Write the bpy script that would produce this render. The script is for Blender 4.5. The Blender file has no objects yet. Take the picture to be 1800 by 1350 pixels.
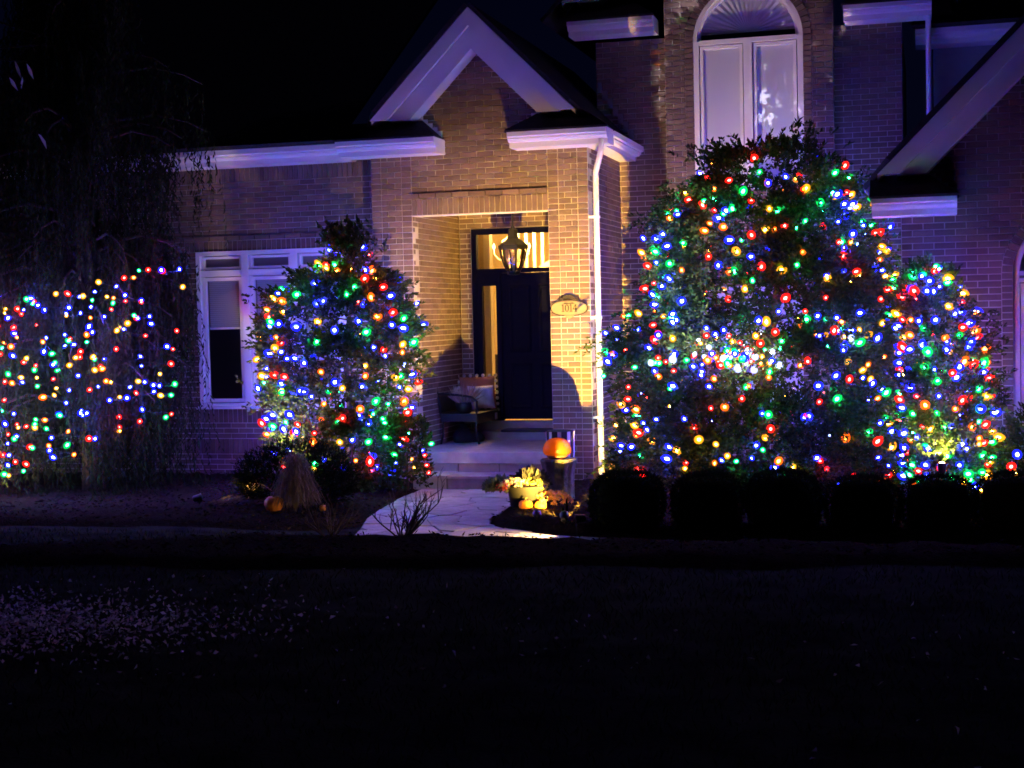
import bpy, math, random
import numpy as np
from mathutils import Vector, Matrix

random.seed(11)
rng = np.random.default_rng(7)
R = math.radians
S = bpy.context.scene
COL = S.collection

# ------------------------------------------------------------------ camera
YAW, PITCH, ROLL = R(15.72), R(2.63), R(1.32)
CAM = Vector((5.251, -17.304, 2.055))
cy, sy, cp, sp = math.cos(YAW), math.sin(YAW), math.cos(PITCH), math.sin(PITCH)
fwd = Vector((-sy * cp, cy * cp, -sp)); rgt = Vector((cy, sy, 0)); dwn = fwd.cross(rgt)
cr, sr = math.cos(ROLL), math.sin(ROLL)
r2 = rgt * cr + dwn * sr; d2 = dwn * cr - rgt * sr
cam_d = bpy.data.cameras.new('camera'); cam = bpy.data.objects.new('camera', cam_d); COL.objects.link(cam)
cam_d.sensor_width = 36; cam_d.lens = 52.0; cam_d.clip_start = 0.05; cam_d.clip_end = 800
cam.matrix_world = Matrix(((r2.x, -d2.x, -fwd.x, CAM.x), (r2.y, -d2.y, -fwd.y, CAM.y), (r2.z, -d2.z, -fwd.z, CAM.z), (0, 0, 0, 1)))
S.camera = cam

# ------------------------------------------------------------------ night sky and added violet sun lamp
SUN_EL, SUN_AZ = R(24), R(236)          # added low violet light from front left, standing in for an unseen lamp
w = bpy.data.worlds.new('World'); S.world = w; w.use_nodes = True
nt = w.node_tree; sky = nt.nodes.new('ShaderNodeTexSky'); sky.sky_type = 'NISHITA'; sky.sun_disc = False
sky.sun_elevation = SUN_EL; sky.sun_rotation = SUN_AZ
tint = nt.nodes.new('ShaderNodeMix'); tint.data_type = 'RGBA'; tint.blend_type = 'MULTIPLY'; tint.inputs[0].default_value = 1.0; tint.inputs[7].default_value = (.22, .22, 1.0, 1)   # night blue
nt.links.new(sky.outputs[0], tint.inputs[6]); nt.links.new(tint.outputs[2], nt.nodes['Background'].inputs[0]); nt.nodes['Background'].inputs[1].default_value = 0.0010
sun_d = bpy.data.lights.new('violet_fill_sun', 'SUN'); sun_d.energy = 0.055; sun_d.angle = R(0.5); sun_d.color = (0.5, 0.42, 1.0)
sun = bpy.data.objects.new('violet_fill_sun', sun_d); COL.objects.link(sun)
sdir = Vector((math.sin(SUN_AZ) * math.cos(SUN_EL), math.cos(SUN_AZ) * math.cos(SUN_EL), math.sin(SUN_EL)))
sun.rotation_euler = sdir.to_track_quat('Z', 'Y').to_euler(); sun.location = (-20, -30, 20)

S.view_settings.view_transform = 'Standard'; S.view_settings.look = 'None'
S.view_settings.exposure = 0.3; S.view_settings.gamma = 1.0; S.view_settings.use_curve_mapping = False
S.render.engine = 'CYCLES'
S.cycles.use_denoising = True
try:
    S.cycles.denoiser = 'OPENIMAGEDENOISE'; S.cycles.denoising_input_passes = 'RGB_ALBEDO_NORMAL'
except Exception:
    pass
S.cycles.use_light_tree = True
S.cycles.max_bounces = 6; S.cycles.diffuse_bounces = 3; S.cycles.glossy_bounces = 3
S.cycles.transmission_bounces = 4; S.cycles.transparent_max_bounces = 16
S.cycles.sample_clamp_indirect = 6.0
S.cycles.caustics_reflective = False; S.cycles.caustics_refractive = False
S.cycles.pixel_filter_type = 'BLACKMAN_HARRIS'; S.cycles.filter_width = 1.7

# ------------------------------------------------------------------ materials
MATS = {}
def mat(name, col, rough=0.7, var=0.0, scale=8.0, bump=0.0, bscale=30.0, metal=0.0, spec=0.3, island=0.0, trans=0.0, hue=None, col2=None):
    m = bpy.data.materials.new(name); m.use_nodes = True; n = m.node_tree.nodes; l = m.node_tree.links
    b = n['Principled BSDF']; b.inputs['Roughness'].default_value = rough; b.inputs['Metallic'].default_value = metal
    b.inputs['Specular IOR Level'].default_value = spec
    tc = n.new('ShaderNodeTexCoord')
    src = n.new('ShaderNodeRGB'); src.outputs[0].default_value = (*col, 1); cur = src.outputs[0]
    if col2:
        nz = n.new('ShaderNodeTexNoise'); nz.inputs['Scale'].default_value = scale; nz.inputs['Detail'].default_value = 6
        l.new(tc.outputs['Object'], nz.inputs['Vector'])
        rp = n.new('ShaderNodeValToRGB'); rp.color_ramp.elements[0].position = .38; rp.color_ramp.elements[1].position = .62
        rp.color_ramp.elements[0].color = (*col, 1); rp.color_ramp.elements[1].color = (*col2, 1)
        l.new(nz.outputs[0], rp.inputs[0]); cur = rp.outputs[0]
    if var or island:
        add = n.new('ShaderNodeMath'); add.operation = 'ADD'; add.inputs[0].default_value = 0; add.inputs[1].default_value = 0
        hs = n.new('ShaderNodeHueSaturation'); hs.inputs['Value'].default_value = 1
        val = None
        if var:
            nz = n.new('ShaderNodeTexNoise'); nz.inputs['Scale'].default_value = scale; nz.inputs['Detail'].default_value = 5
            l.new(tc.outputs['Object'], nz.inputs['Vector'])
            mr = n.new('ShaderNodeMapRange'); mr.inputs[1].default_value = .3; mr.inputs[2].default_value = .7
            mr.inputs[3].default_value = -var; mr.inputs[4].default_value = var
            l.new(nz.outputs[0], mr.inputs[0]); l.new(mr.outputs[0], add.inputs[0])
        if island:
            g = n.new('ShaderNodeNewGeometry'); oi = n.new('ShaderNodeObjectInfo')
            a2 = n.new('ShaderNodeMath'); a2.operation = 'ADD'; fr = n.new('ShaderNodeMath'); fr.operation = 'FRACT'
            l.new(g.outputs['Random Per Island'], a2.inputs[0]); l.new(oi.outputs['Random'], a2.inputs[1]); l.new(a2.outputs[0], fr.inputs[0])
            mr2 = n.new('ShaderNodeMapRange'); mr2.inputs[3].default_value = -island; mr2.inputs[4].default_value = island
            l.new(fr.outputs[0], mr2.inputs[0]); l.new(mr2.outputs[0], add.inputs[1])
            if hue:
                m3 = n.new('ShaderNodeMath'); m3.operation = 'MULTIPLY'; m3.inputs[1].default_value = 7.31
                f3 = n.new('ShaderNodeMath'); f3.operation = 'FRACT'; l.new(fr.outputs[0], m3.inputs[0]); l.new(m3.outputs[0], f3.inputs[0])
                mh = n.new('ShaderNodeMapRange'); mh.inputs[3].default_value = .5 - hue; mh.inputs[4].default_value = .5 + hue
                l.new(f3.outputs[0], mh.inputs[0]); l.new(mh.outputs[0], hs.inputs['Hue'])
        one = n.new('ShaderNodeMath'); one.operation = 'ADD'; one.inputs[1].default_value = 1.0
        l.new(add.outputs[0], one.inputs[0]); l.new(one.outputs[0], hs.inputs['Value'])
        l.new(cur, hs.inputs['Color']); cur = hs.outputs[0]
    l.new(cur, b.inputs['Base Color'])
    if bump:
        nb = n.new('ShaderNodeTexNoise'); nb.inputs['Scale'].default_value = bscale; nb.inputs['Detail'].default_value = 6
        l.new(tc.outputs['Object'], nb.inputs['Vector'])
        bp = n.new('ShaderNodeBump'); bp.inputs['Strength'].default_value = bump; bp.inputs['Distance'].default_value = .02
        l.new(nb.outputs[0], bp.inputs['Height']); l.new(bp.outputs[0], b.inputs['Normal'])
    if trans:
        t = n.new('ShaderNodeBsdfTranslucent'); l.new(cur, t.inputs['Color'])
        mx = n.new('ShaderNodeMixShader'); mx.inputs[0].default_value = trans
        l.new(b.outputs[0], mx.inputs[1]); l.new(t.outputs[0], mx.inputs[2]); l.new(mx.outputs[0], n['Material Output'].inputs['Surface'])
    MATS[name] = m; return m

def glass_mat(name, tint=(.9, .93, .95), rough=0.02):
    m = bpy.data.materials.new(name); m.use_nodes = True; n = m.node_tree.nodes; l = m.node_tree.links
    n.remove(n['Principled BSDF'])
    t = n.new('ShaderNodeBsdfTransparent'); t.inputs[0].default_value = (*tint, 1)
    g = n.new('ShaderNodeBsdfGlossy'); g.inputs['Roughness'].default_value = rough
    lw = n.new('ShaderNodeLayerWeight'); lw.inputs[0].default_value = .5
    pw = n.new('ShaderNodeMath'); pw.operation = 'POWER'; pw.inputs[1].default_value = 5.0; l.new(lw.outputs['Facing'], pw.inputs[0])
    f = n.new('ShaderNodeMath'); f.operation = 'MULTIPLY_ADD'; f.inputs[1].default_value = .9; f.inputs[2].default_value = .045; l.new(pw.outputs[0], f.inputs[0])
    x = n.new('ShaderNodeMixShader'); l.new(f.outputs[0], x.inputs[0]); l.new(t.outputs[0], x.inputs[1]); l.new(g.outputs[0], x.inputs[2])
    l.new(x.outputs[0], n['Material Output'].inputs['Surface']); MATS[name] = m; return m

def emit_mat(name, col, strength, sample=True):
    m = bpy.data.materials.new(name); m.use_nodes = True; n = m.node_tree.nodes; l = m.node_tree.links
    n.remove(n['Principled BSDF'])
    e = n.new('ShaderNodeEmission'); e.inputs[0].default_value = (*col, 1); e.inputs[1].default_value = strength
    l.new(e.outputs[0], n['Material Output'].inputs['Surface'])
    if not sample: m.cycles.emission_sampling = 'NONE'
    MATS[name] = m; return m

def shell_mat(name, tint, glow, gs):
    m = bpy.data.materials.new(name); m.use_nodes = True; n = m.node_tree.nodes; l = m.node_tree.links
    n.remove(n['Principled BSDF'])
    t = n.new('ShaderNodeBsdfTransparent'); t.inputs[0].default_value = (*tint, 1)
    e = n.new('ShaderNodeEmission'); e.inputs[0].default_value = (*glow, 1); e.inputs[1].default_value = gs
    a = n.new('ShaderNodeAddShader'); l.new(t.outputs[0], a.inputs[0]); l.new(e.outputs[0], a.inputs[1])
    l.new(a.outputs[0], n['Material Output'].inputs['Surface']); m.cycles.emission_sampling = 'NONE'; MATS[name] = m; return m

M_BRICK = mat('brick', (.155, .104, .086), .9, var=.16, scale=9, island=.24, hue=.014, bump=.25, bscale=90)
M_MORTAR = mat('mortar', (.57, .52, .46), .95, var=.12, scale=9, bump=.3, bscale=120)
M_WHITE = mat('white_paint', (.78, .76, .73), .55, var=.05, scale=3)
M_ALU = mat('white_metal', (.80, .79, .77), .35, var=.04, scale=4)
M_ROOF = mat('shingles', (.035, .033, .036), .95, var=.3, scale=22, bump=.5, bscale=40, spec=.1)
M_SIDING = mat('siding', (.30, .31, .34), .7, var=.06)
M_LEAD = mat('lead_flashing', (.16, .16, .18), .7, var=.2)
M_NAVY = mat('navy_paint', (.006, .007, .024), .7, var=.06, scale=5, spec=.06)
M_BLOCKER = mat('blocker_black', (0, 0, 0), 1.0, spec=0.0)  # pure black for the added plates that cut the spotlight beam
M_BLACK = mat('black_metal', (.012, .012, .013), .45)
M_STONE = mat('flagstone', (.36, .31, .27), .85, var=.16, scale=7, island=.28, bump=.6, bscale=18)
M_JOINT = mat('stone_joint', (.17, .15, .13), .95, var=.2, scale=20)
M_CONC = mat('concrete', (.42, .37, .33), .9, var=.12, scale=9, bump=.35, bscale=60)
M_LAWN = mat('lawn_soil', (.026, .029, .022), 1.0, var=.45, scale=3.5, bump=.6, bscale=40, spec=0.0)
M_GRASS = mat('grass_blade', (.045, .056, .030), .9, island=.4, hue=.02, spec=0.0)
M_MULCH = mat('mulch', (.020, .015, .011), 1.0, var=.4, scale=24, bump=1.0, bscale=55, spec=0.0)
M_CHIP = mat('mulch_chip', (.032, .024, .018), 1.0, island=.5, hue=.02, spec=0.0)
M_BARK = mat('bark', (.07, .05, .038), .95, var=.3, scale=20, bump=.8, bscale=40)
M_DRYLEAF = mat('dry_leaf', (.36, .30, .27), .75, island=.8, hue=.03, trans=.25)
M_INT = mat('cream_wall', (.62, .50, .30), .8, var=.03)
M_INTW = mat('interior_white', (.80, .72, .56), .6)
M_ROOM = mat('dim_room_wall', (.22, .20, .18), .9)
M_BLIND = mat('window_blind', (.78, .76, .77), .8)
M_SLAT = mat('blind_slat', (.42, .41, .42), .8)
M_GLASS = glass_mat('window_glass')

# ------------------------------------------------------------------ mesh helpers
class MB:
    def __init__(s): s.v = []; s.f = []; s.m = []
    def add(s, vs, fs, mi=0):
        o = len(s.v); s.v += [tuple(p) for p in vs]; s.f += [tuple(i + o for i in q) for q in fs]; s.m += [mi] * len(fs)
    def box(s, a, b, mi=0):
        (x0, y0, z0), (x1, y1, z1) = a, b
        s.add([(x0, y0, z0), (x1, y0, z0), (x1, y1, z0), (x0, y1, z0), (x0, y0, z1), (x1, y0, z1), (x1, y1, z1), (x0, y1, z1)],
              [(0, 3, 2, 1), (4, 5, 6, 7), (0, 1, 5, 4), (1, 2, 6, 5), (2, 3, 7, 6), (3, 0, 4, 7)], mi)
    def tube(s, pts, rad, n=8, mi=0, cap=True):
        pts = [Vector(p) for p in pts]
        if not isinstance(rad, (list, tuple)): rad = [rad] * len(pts)
        rings = []; ref = None
        for i, p in enumerate(pts):
            t = (pts[min(i + 1, len(pts) - 1)] - pts[max(i - 1, 0)]).normalized()
            if ref is None or abs(ref.dot(t)) > .98: ref = Vector((0, 0, 1)) if abs(t.z) < .9 else Vector((1, 0, 0))
            u = (ref - t * ref.dot(t)).normalized(); ref = u; vv = t.cross(u)
            rings.append([p + (u * math.cos(2 * math.pi * k / n) + vv * math.sin(2 * math.pi * k / n)) * rad[i] for k in range(n)])
        vs = [q for r in rings for q in r]; fs = []
        for i in range(len(pts) - 1):
            for k in range(n):
                fs.append((i * n + k, i * n + (k + 1) % n, (i + 1) * n + (k + 1) % n, (i + 1) * n + k))
        if cap: fs += [tuple(range(n))[::-1], tuple((len(pts) - 1) * n + k for k in range(n))]
        s.add(vs, fs, mi)
    def lathe(s, prof, n=20, c=(0, 0, 0), mi=0, wob=None, sx=1, sy=1):
        vs = []
        for (r, z) in prof:
            for k in range(n):
                a = 2 * math.pi * k / n; q = r * (wob(a, z) if wob else 1)
                vs.append((c[0] + q * math.cos(a) * sx, c[1] + q * math.sin(a) * sy, c[2] + z))
        fs = []
        for i in range(len(prof) - 1):
            for k in range(n): fs.append((i * n + k, i * n + (k + 1) % n, (i + 1) * n + (k + 1) % n, (i + 1) * n + k))
        fs += [tuple(range(n))[::-1], tuple((len(prof) - 1) * n + k for k in range(n))]
        s.add(vs, fs, mi)
    def prism(s, poly, axis, a, b, mi=0):
        # poly: 2D points; axis 'y' -> (x,z) extruded in y from a to b ; 'x' -> (y,z) ; 'z' -> (x,y)
        def P(p, t): return (p[0], t, p[1]) if axis == 'y' else ((t, p[0], p[1]) if axis == 'x' else (p[0], p[1], t))
        n = len(poly); vs = [P(p, a) for p in poly] + [P(p, b) for p in poly]
        fs = [tuple(range(n)), tuple(range(2 * n - 1, n - 1, -1))] + [(k, k + n, (k + 1) % n + n, (k + 1) % n) for k in range(n)]
        s.add(vs, fs, mi)
    def mesh(s, name, mats, smooth=False):
        me = bpy.data.meshes.new(name); me.from_pydata(s.v, [], s.f)
        for m in (mats if isinstance(mats, (list, tuple)) else [mats]): me.materials.append(m)
        if any(s.m): me.polygons.foreach_set('material_index', s.m)
        if smooth: me.polygons.foreach_set('use_smooth', [True] * len(s.f))
        me.update(); return me
    def build(s, name, mats, parent=None, smooth=False, loc=None):
        return link(name, s.mesh(name, mats, smooth), parent, loc)

def link(name, me, parent=None, loc=None):
    o = bpy.data.objects.new(name, me); COL.objects.link(o)
    if parent: o.parent = parent
    if loc is not None: o.location = loc
    return o
def tag(o, label, cat, group=None):
    o['label'] = label; o['category'] = cat
    if group: o['group'] = group
    return o
def thing(name, label, cat, loc=(0, 0, 0), group=None, rz=0):
    o = bpy.data.objects.new(name, None); COL.objects.link(o); o.location = loc; o.rotation_euler[2] = rz
    return tag(o, label, cat, group)
def kind(o, k): o['kind'] = k; return o
def B(name, a, b, m, parent=None, loc=None):
    q = MB(); q.box(a, b); return q.build(name, m, parent, loc=loc)
def np_mesh(name, V, F, m, smooth=False):
    me = bpy.data.meshes.new(name); V = np.asarray(V, np.float32); F = np.asarray(F, np.int32); k = F.shape[1]
    me.vertices.add(len(V)); me.vertices.foreach_set('co', V.ravel()); me.loops.add(F.size); me.loops.foreach_set('vertex_index', F.ravel())
    me.polygons.add(len(F)); me.polygons.foreach_set('loop_start', np.arange(len(F), dtype=np.int32) * k)
    if smooth: me.polygons.foreach_set('use_smooth', np.ones(len(F), bool))
    me.materials.append(m); me.update(calc_edges=True); return me
def unit(a): return a / np.maximum(np.linalg.norm(a, axis=-1, keepdims=True), 1e-9)
def leaf_mesh(name, P, D, L, W, m, fold=0.0):
    """one diamond leaf per point"""
    n = len(P); D = unit(D); up = unit(rng.normal(size=(n, 3))); Sd = unit(np.cross(D, up)); L = np.broadcast_to(L, (n,))[:, None]; W = np.broadcast_to(W, (n,))[:, None]
    Nn = np.cross(D, Sd) * (W * fold * rng.uniform(.3, 1.3, (n, 1))) if fold else 0
    V = np.stack([P, P + D * L * .45 + Sd * W * .5 + Nn, P + D * L - (Nn * .8 if fold else 0), P + D * L * .45 - Sd * W * .5 + Nn], 1).reshape(-1, 3)
    return np_mesh(name, V, np.arange(4 * n).reshape(-1, 4), m)
def project(p):
    d = Vector(p) - CAM; z = d.dot(fwd); f = 52 / 36
    return .5 + f * d.dot(r2) / z, .5 + f * d.dot(d2) / z / .75, z

# ------------------------------------------------------------------ ground
def g_h(x, y):
    """ground height: level by the house, a lip at the lawn edge, then rising to the street"""
    h = 0.0
    lip = -4.95 - .10 * math.sin(x * 1.1 + .6) - max(0, (x - 3.5)) * -.10
    if y < lip + .35:
        t = min(1, (lip + .35 - y) / .55); h += .135 * t * t * (3 - 2 * t)
    if y < -6: h += .36 * min(1, (-6 - y) / 11)
    if x < -.5 and y > -4.4:                       # bed by the left wall rises a little
        t = min(1, (-.5 - x) / 1.2); h += .05 * t
    return h
gx = np.concatenate([np.linspace(-90, -12, 14), np.linspace(-11, 12, 116), np.linspace(13, 90, 14)])
gy = np.concatenate([np.linspace(-60, -19, 10), np.linspace(-18, 4, 140), np.linspace(5, 140, 14)])
V = []
for yy in gy:
    for xx in gx:
        V.append((xx, yy, g_h(xx, yy) + .018 * math.sin(xx * 2.3 + yy * 1.7) * math.sin(yy * 3.1 - xx) * (1 if yy < -5.4 else 0) - .012))
nxg = len(gx); F = [(j * nxg + i, j * nxg + i + 1, (j + 1) * nxg + i + 1, (j + 1) * nxg + i) for j in range(len(gy) - 1) for i in range(nxg - 1)]
lawn = kind(link('lawn', np_mesh('lawn', V, F, M_LAWN, True)), 'structure')

# grass blades over the part of the lawn in view
n = 26000; bx = rng.uniform(-6.5, 7.5, n); by = rng.uniform(-12.2, -5.0, n)
gz = np.array([g_h(a, b) for a, b in zip(bx, by)])
D = np.stack([rng.normal(0, .5, n), rng.normal(0, .5, n), np.ones(n)], 1)
kind(link('grass', leaf_mesh('grass', np.stack([bx, by, gz - .015], 1), D, rng.uniform(.035, .075, n), .007, M_GRASS)), 'stuff')

# ------------------------------------------------------------------ polygons / flagstone path
def clip_half(poly, a, b, c):       # keep a*x+b*y<=c
    out = []
    for i in range(len(poly)):
        p, q = poly[i], poly[(i + 1) % len(poly)]; dp = a * p[0] + b * p[1] - c; dq = a * q[0] + b * q[1] - c
        if dp <= 0: out.append(p)
        if dp * dq < 0: t = dp / (dp - dq); out.append((p[0] + (q[0] - p[0]) * t, p[1] + (q[1] - p[1]) * t))
    return out
def shrink(poly, d):
    cx = sum(p[0] for p in poly) / len(poly); cy_ = sum(p[1] for p in poly) / len(poly)
    out = []
    for p in poly:
        v = Vector((p[0] - cx, p[1] - cy_)); ln = v.length
        v = v * max(.2, (ln - d) / ln) if ln > 1e-6 else v; out.append((cx + v.x, cy_ + v.y))
    return out
path_poly = [(-.60, -.62), (-.55, -1.5), (-.46, -2.3), (-.30, -3.2), (-.10, -3.9), (.05, -4.5), (.15, -5.15), (2.2, -5.15), (4.5, -5.05), (9.5, -4.75),
             (9.5, -4.05), (6.5, -4.18), (4.5, -4.22), (2.7, -4.22), (1.9, -4.05), (1.35, -3.72), (1.09, -3.45), (.98, -3.0), (.92, -2.2), (.90, -.62)]
pp = MB(); pp.prism(path_poly, 'z', -.05, .004)
path = kind(pp.build('path', M_JOINT), 'structure')
random.seed(5)
seeds = []
for iy in range(13):
    for ix in range(30):
        x = -1.0 + ix * .36 + random.uniform(-.13, .13) + (.18 if iy % 2 else 0); y = -5.3 + iy * .38 + random.uniform(-.13, .13)
        seeds.append((x, y))
for i, (sx_, sy_) in enumerate(seeds):
    cell = [(sx_ - .5, sy_ - .5), (sx_ + .5, sy_ - .5), (sx_ + .5, sy_ + .5), (sx_ - .5, sy_ + .5)]
    for j, (tx, ty) in enumerate(seeds):
        if j != i and abs(tx - sx_) < 1.0 and abs(ty - sy_) < 1.0:
            a, b = tx - sx_, ty - sy_; cell = clip_half(cell, a, b, a * (tx + sx_) / 2 + b * (ty + sy_) / 2)
            if len(cell) < 3: break
    if len(cell) < 3: continue
    sub = list(path_poly)          # clip the concave path outline by the convex cell
    area = sum(cell[k][0] * cell[(k + 1) % len(cell)][1] - cell[(k + 1) % len(cell)][0] * cell[k][1] for k in range(len(cell)))
    if area < 0: cell = cell[::-1]
    for k in range(len(cell)):
        p, q = cell[k], cell[(k + 1) % len(cell)]; a, b = q[1] - p[1], -(q[0] - p[0])
        sub = clip_half(sub, a, b, a * p[0] + b * p[1])
        if len(sub) < 3: break
    if len(sub) < 3: continue
    ar = abs(sum(sub[k][0] * sub[(k + 1) % len(sub)][1] - sub[(k + 1) % len(sub)][0] * sub[k][1] for k in range(len(sub)))) / 2
    if ar < .008: continue
    s1 = shrink(sub, .009); s2 = shrink(sub, .022); zt = .016 + random.uniform(-.004, .005); k = len(sub)
    q = MB(); q.add([(x, y, .003) for x, y in s1] + [(x, y, zt - .004) for x, y in s1] + [(x, y, zt) for x, y in s2],
                    [(a, (a + 1) % k, k + (a + 1) % k, k + a) for a in range(k)] + [(k + a, k + (a + 1) % k, 2 * k + (a + 1) % k, 2 * k + a) for a in range(k)] + [tuple(2 * k + a for a in range(k))])
    q.build('flagstone', M_STONE, path)

# garden beds (mulch), one in front of each wall, and the shrub island at the lawn edge
def bed(name, poly, h, edge=.18, seed=1, res=.12):
    xs = [p[0] for p in poly]; ys = [p[1] for p in poly]; rnd = random.Random(seed)
    def dist_in(x, y):
        ins = False; dm = 9
        for i in range(len(poly)):
            (x1, y1), (x2, y2) = poly[i], poly[(i + 1) % len(poly)]
            if (y1 > y) != (y2 > y) and x < (x2 - x1) * (y - y1) / (y2 - y1) + x1: ins = not ins
            vx, vy = x2 - x1, y2 - y1; t = max(0, min(1, ((x - x1) * vx + (y - y1) * vy) / (vx * vx + vy * vy)))
            dm = min(dm, math.hypot(x - x1 - t * vx, y - y1 - t * vy))
        return dm if ins else -dm
    X = np.arange(min(xs) - .15, max(xs) + .15, res); Y = np.arange(min(ys) - .15, max(ys) + .15, res); V = []; idx = {}; F = []
    for j, y in enumerate(Y):
        for i, x in enumerate(X):
            d = dist_in(x, y)
            if d > -res * 1.5:
                t = max(0, min(1, d / edge)); z = g_h(x, y) + (h * (t * (2 - t)) if d > 0 else -.05) + (.025 * rnd.uniform(-1, 1) * t)
                idx[i, j] = len(V); V.append((x + rnd.uniform(-.02, .02), y + rnd.uniform(-.02, .02), z))
    for (i, j) in list(idx):
        c = [(i, j), (i + 1, j), (i + 1, j + 1), (i, j + 1)]
        if all(q in idx for q in c): F.append([idx[q] for q in c])
    o = kind(link(name, np_mesh(name, V, F, M_MULCH, True)), 'structure')
    Va = np.array(V); k = min(len(Va) * 4, 9000); pick = Va[rng.integers(0, len(Va), k)] + np.stack([rng.uniform(-.06, .06, k), rng.uniform(-.06, .06, k), rng.uniform(-.004, .018, k)], 1)
    Dd = np.stack([rng.normal(size=k), rng.normal(size=k), rng.normal(0, .35, k)], 1)
    c = link('mulch_chips', leaf_mesh('mulch_chips', pick, Dd, rng.uniform(.03, .07, k), rng.uniform(.008, .02, k), M_CHIP), o); c['kind'] = 'stuff'
    return o
bed('garden_bed', [(-6.5, .2), (-.95, .2), (-.92, -.3), (-.64, -.65), (-.58, -1.5), (-.50, -2.3), (-.34, -3.2), (-.2, -3.75), (-.9, -4.05), (-2.2, -4.15), (-4, -4.3), (-6.5, -4.5)], .05, seed=2)
bed('garden_bed', [(.95, -.64), (1.5, .0), (1.5, 1.8), (5.0, 1.7), (5.0, -1.4), (9, -1.4), (9, -4.02), (6.5, -4.14), (4.5, -4.18), (2.7, -4.18), (1.93, -4.0), (1.4, -3.68), (1.13, -3.42), (1.02, -3.0), (.96, -2.2)], .11, seed=3)
bed('garden_bed', [(-2.9, -6.7), (-1.6, -5.9), (-.6, -5.35), (.9, -5.2), (2.6, -5.22), (5.5, -5.1), (8, -4.95), (8, -5.6), (4.5, -6.1), (2.2, -6.5), (0, -7.0), (-1.6, -7.1)], .06, seed=4, res=.16)

# ------------------------------------------------------------------ the house
house = thing('brick_house', 'brown brick house with white trim, steep porch gable and tall arched upstairs window', 'house')
HC = .0677; BL = .213; JT = .010; REC = .009
def zl(k): return -HC + HC * k
BRICKS = []                    # (wall part, O, U, N, u0, u1, v0, v1, proud)
class Wall:
    def __init__(s, name, O, U, N, depth=.2):
        s.O, s.U, s.N, s.d = Vector(O), Vector(U), Vector(N), depth; s.q = MB(); s.name = name; s.specs = []
    def slab(s, u0, u1, v0, v1):
        a = s.O + s.U * u0 + Vector((0, 0, v0)) - s.N * REC; b = s.O + s.U * u1 + Vector((0, 0, v1)) - s.N * s.d
        s.q.box([min(a[i], b[i]) for i in range(3)], [max(a[i], b[i]) for i in range(3)])
    def ivals(s, u0, u1, vm, holes, fn):
        iv = [(u0, u1)]
        if fn:
            g = fn(vm)
            if not g: return []
            iv = [(max(u0, g[0]), min(u1, g[1]))]
        for h in holes:
            b = h(vm) if callable(h) else ((h[0], h[1]) if h[2] <= vm <= h[3] else None)
            if not b: continue
            out = []
            for (p, q) in iv:
                if b[1] <= p or b[0] >= q: out.append((p, q)); continue
                if b[0] > p: out.append((p, b[0]))
                if b[1] < q: out.append((b[1], q))
            iv = out
        return [(p, q) for p, q in iv if q - p > .02]
    def field(s, u0, u1, k0, k1, holes=(), fn=None, mode='run', proud=0.0):
        if mode == 'soldier':
            v0, v1 = zl(k0), zl(k1)
            for (p, q) in s.ivals(u0, u1, (v0 + v1) / 2, holes, fn):
                s.slab(p, q, v0, v1); n = max(1, round((q - p) / HC)); w_ = (q - p) / n
                for i in range(n): s.specs.append((p + i * w_ + JT / 2, p + (i + 1) * w_ - JT / 2, v0 + JT / 2, v1 - JT / 2, proud))
            return
        for k in range(k0, k1):
            v0, v1 = zl(k), zl(k + 1)
            for (p, q) in s.ivals(u0, u1, (v0 + v1) / 2, holes, fn):
                s.slab(p, q, v0, v1)
                if mode == 'stack': cuts = [p, q]
                elif mode == 'pier':
                    f = .68 if k % 2 else .32; cuts = [p, p + (q - p) * f, q]
                else:
                    ph = (BL / 2 if k % 2 else 0); cuts = [p]; x = math.ceil((p - ph) / BL) * BL + ph
                    while x < q:
                        if x - cuts[-1] > .05 and q - x > .05: cuts.append(x)
                        x += BL
                    cuts.append(q)
                for a, b in zip(cuts, cuts[1:]):
                    s.specs.append((a + JT / 2, b - JT / 2, v0 + JT / 2, v1 - JT / 2, proud + random.uniform(-.0018, .0018)))
    def done(s):
        s.part = s.q.build(s.name, M_MORTAR, house)
        for sp in s.specs: BRICKS.append((s, sp))
        return s.part

# left wing
W = Wall('left_wing_wall', (0, .25, 0), (1, 0, 0), (0, -1, 0)); LWH = (-3.93, -1.86, zl(15), zl(45))
W.field(-6.6, -1.376, 0, 6); W.field(-6.6, -1.376, 6, 9, mode='soldier', proud=.008); W.field(-6.6, -1.376, 9, 12)
W.field(-4.1, -1.7, 12, 15, mode='soldier'); W.field(-6.6, -4.1, 12, 15); W.field(-1.7, -1.376, 12, 15)
W.field(-6.6, -1.376, 15, 45, holes=[LWH]); W.field(-4.1, -1.7, 45, 47, mode='soldier', proud=.0); W.field(-6.6, -4.1, 45, 47); W.field(-1.7, -1.376, 45, 47)
W.field(-6.6, -1.376, 47, 48, proud=.022); W.field(-6.6, -1.376, 48, 58); W.field(-6.6, -1.376, 58, 61, mode='soldier', proud=.006)
W.done()
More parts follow.
